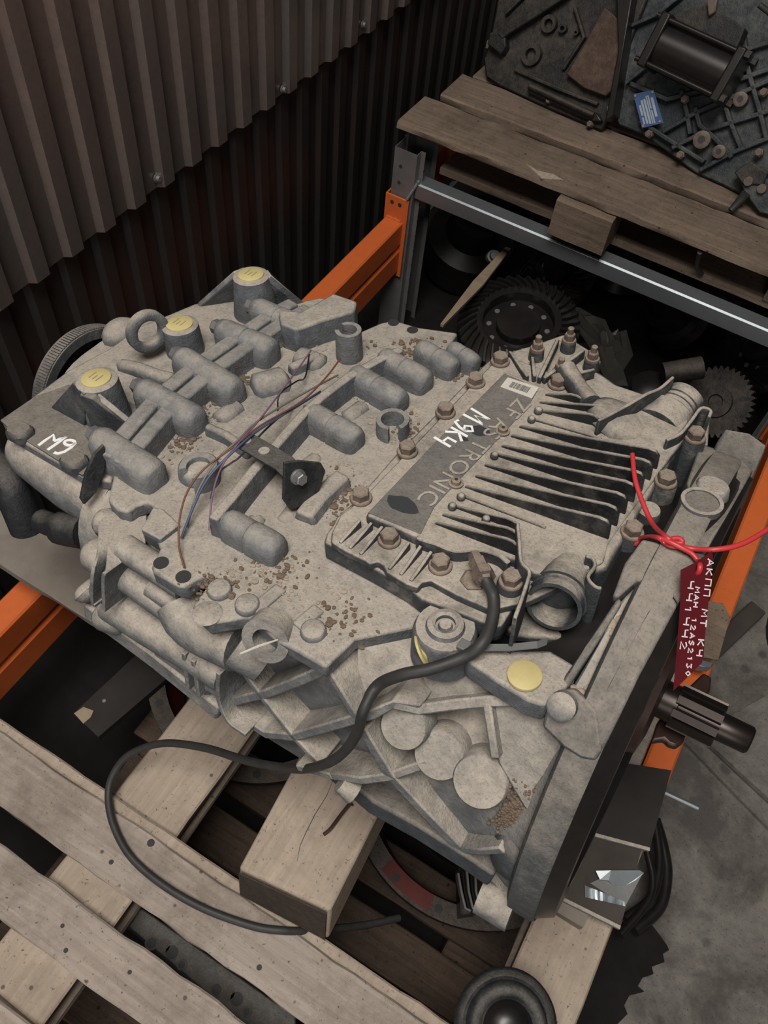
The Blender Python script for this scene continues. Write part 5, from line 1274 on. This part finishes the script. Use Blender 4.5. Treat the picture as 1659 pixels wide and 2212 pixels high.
# ribbed dark tube glimpsed beside the red housing
LP = empty('pallet', (-.2, .3, 0), 'dark broken pallet on the floor beneath the near pallet', 'pallet')
for y0, y1, z1, mt in ((.10, .19, .16, 'wood_dark'), (.215, .30, .16, 'wood_dark'), (.33, .42, .16, 'wood_dark'), (-.12, -.02, .16, 'wood_dark'), (.50, .60, .16, 'wood_dark')):
    board('deck_board', LP, -.62 + random.uniform(-.03, .03), .22, y0, y1, z1 - .022, z1, 'x', mt)
for x0 in (-.60, -.22, .10): board('stringer_board', LP, x0, x0 + .1, -.15, .65, .0, .1375, 'y', 'wood_dark')
# perforated casting between the boards
pc_ = [at(u, v, .40) for u, v in ((150, 1895), (200, 1885), (640, 2195), (640, 2260), (560, 2240))]
e = empty('perforated_casting', (pc_[0][0], pc_[0][1], .40), 'dark grey casting with rows of bolt holes seen between the pallet boards', 'casting')
under(mk('casting_plate', *prism_geo(pc_, [A(p[0], p[1], .162) for p in pc_]), 'steel_black', None, None, .003), e)
for i, (u, v) in enumerate(((237, 1959), (371, 2057), (511, 2158))):
    for du, dv, r, mt in ((0, 0, .0095, 'ink'), (-18, -14, .010, 'oily_dust'), (-43, -20, .0075, 'ink'), (22, 27, .005, 'ink')):
        P = at(u + du, v + dv, .4005)
        under(mk('casting_hole', *lathe_geo(P, (0, 0, 1), [(0, r), (.001, r)], 16), mt), e)
        if r < .009: under(mk('hole_rim', *ring_geo(P, (0, 0, 1), [(0, r), (.0015, r), (.0015, r + .003), (0, r + .003)], 18), 'oily_dust'), e)

# ================================================================ aisle side
def sheetpx(name, px, z, th, mat, label, cat):
    t = [at(u, v, z) for u, v in px]; return tag(mk(name, *prism_geo(t, [x - A(0, 0, th) for x in t]), mat, None, None, .0006, 1), label, cat)
def hardboard(px, z, mat, label, edge):
    t = [at(u, v, z) for u, v in px]; e = empty('hardboard_sheet', t[0], label, 'hardboard')
    under(mk('panel', *prism_geo(t, [x - A(0, 0, .006) for x in t]), mat), e)
    i, j = edge; a, b_ = t[i], t[j]; d = unit(b_ - a); o_ = np.cross(d, A(0, 0, 1))
    if o_ @ (a - np.mean(t, axis=0)) < 0: o_ = -o_
    under(mk('cut_edge', *prism_geo([a + A(0, 0, .0004), b_ + A(0, 0, .0004), b_ + o_ * .005, a + o_ * .005], [a - A(0, 0, .006), b_ - A(0, 0, .006), b_ + o_ * .005 - A(0, 0, .006), a + o_ * .005 - A(0, 0, .006)]), 'cast_side'), e)
hardboard([(1300, 1640), (1450, 1664), (1404, 1831), (1250, 1790)], .545, 'board_dark', 'dark hardboard sheet lying beside the bell flange', (3, 2))
hardboard([(1290, 1775), (1390, 1810), (1388, 1826), (1341, 2000), (1188, 1924)], .537, 'hardboard', 'brown hardboard sheet under the torn aluminium scrap', (4, 3))
# torn aluminium
e = empty('torn_aluminium', at(1330, 1915, .536), 'torn piece of bright ribbed aluminium sheet on the brown hardboard', 'metal scrap')
t = [at(u, v, z) for u, v, z in ((1287, 1881, .548), (1320, 1880, .553), (1382, 1880, .552), (1391, 1886, .550), (1372, 1902, .545), (1352, 1913, .540), (1325, 1912, .541), (1315, 1902, .546), (1296, 1900, .545))]
under(mk('torn_flap', *prism_geo(t, [x - A(0, 0, .0012) for x in t]), 'alu'), e)
rows = []
for k in range(17):
    x = k / 16; u0, v0, u1, v1 = 1263 + 88 * x, 1912 + 36 * x * 1.0 - 0, 1264 + 87 * x, 1938 + 20 * x; zr = .540 + .003 * math.sin(k * 1.7)
    rows.append([at(u0, v0, zr + .004), at(u1, v1, zr), at(u1, v1, zr - .0012), at(u0, v0, zr + .0028)])
under(mk('ribbed_strip', *loft_geo(rows), 'alu'), e)
t = [at(u, v, .5385) for u, v in ((1275, 1908), (1296, 1898), (1390, 1884), (1352, 1955), (1340, 1950))]
under(mk('base_flap', *prism_geo(t, [x - A(0, 0, .001) for x in t]), 'galv_dark'), e)
# wood scraps on the aisle beam behind the tag
sheetpx('wood_offcut', [(1528, 1298), (1562, 1303), (1578, 1332), (1552, 1425), (1520, 1420)], .47, .05, 'wood_far', 'weathered wooden offcut on the aisle beam behind the red tag', 'offcut')
sheetpx('steel_offcut', [(1512, 1424), (1540, 1432), (1535, 1442), (1508, 1438)], .475, .02, 'galv', 'small bright steel offcut beside the wooden offcut', 'steel offcut')
P = [at(1436, 1712, .44), at(1508, 1746, .44)]
tag(mk('steel_rod', *tube_geo(P, .0045, 10), 'galv', None, 50), 'thin bright steel rod poking out beside the dark hardboard', 'rod')
# rubber boot in the foreground
c = at(1082, 2200, .552); ax_ = unit(A(.12, -.25, 1)); e = empty('rubber_boot', c, 'round black rubber boot with a dusty rim at the bottom edge', 'rubber boot')
under(mk('boot_ring', *lathe_geo(c, ax_, [(0, .060), (.025, .066), (.034, .068), (.040, .064), (.043, .058), (.041, .054), (.052, .050), (.055, .043), (.052, .036), (.046, .030)], 48), 'steel_black', None, 50), e)
under(mk('boot_core', *lathe_geo(c, ax_, [(.02, .034), (.052, .032), (.062, .024), (.066, .010)], 36), 'oily', None, 50), e)
# cables on the floor
for k, (px, lb) in enumerate((([(1415, 1770), (1432, 1830), (1440, 1890), (1425, 1960), (1370, 2010)], 'black hose curling on the floor closest to the aisle'), ([(1405, 1740), (1418, 1800), (1424, 1870), (1405, 1940), (1350, 1985)], 'black hose on the floor against the outer one'), ([(1398, 1840), (1410, 1900), (1398, 1950), (1340, 2020)], 'thinner black hose innermost beneath the rack beam'))):
    tag(mk('rubber_hose', *tube_geo(catmull([at(u, v, .05 + .02 * k) for u, v in px], 6), .012 - .002 * k, 12), 'oily', None, 60), lb, 'hose', 'black hoses on the floor by the rack')
BF = [(1395, 1980), (1418, 2010), (1440, 2040), (1446, 2052), (1432, 2060), (1436, 2078), (1408, 2088), (1412, 2104), (1388, 2112), (1378, 2130), (1392, 2142), (1360, 2150), (1348, 2172), (1356, 2190), (1334, 2212), (1322, 2260), (1180, 2260), (1230, 2140), (1300, 2010)]
sheetpx('black_film', BF, .014, .007, 'shade_and_film_black', 'ragged sheet of black film on the concrete floor', 'plastic film')
P = [at(1470, 1470, .038), at(1640, 1310, .038)]
tag(mk('steel_bar', *rib_geo(P, (0, 0, 1), .045, .03), 'hardboard', None, None, .003), 'flat dusty bar lying on the floor towards the right margin', 'bar')
turned('steel_drum', at(1790, 1400, .0), (0, 0, 1), [(0, .16), (.20, .16), (.21, .15), (.205, .14)], 'oily_dust', 'dark rusty drum at the right edge of the floor', 'drum')
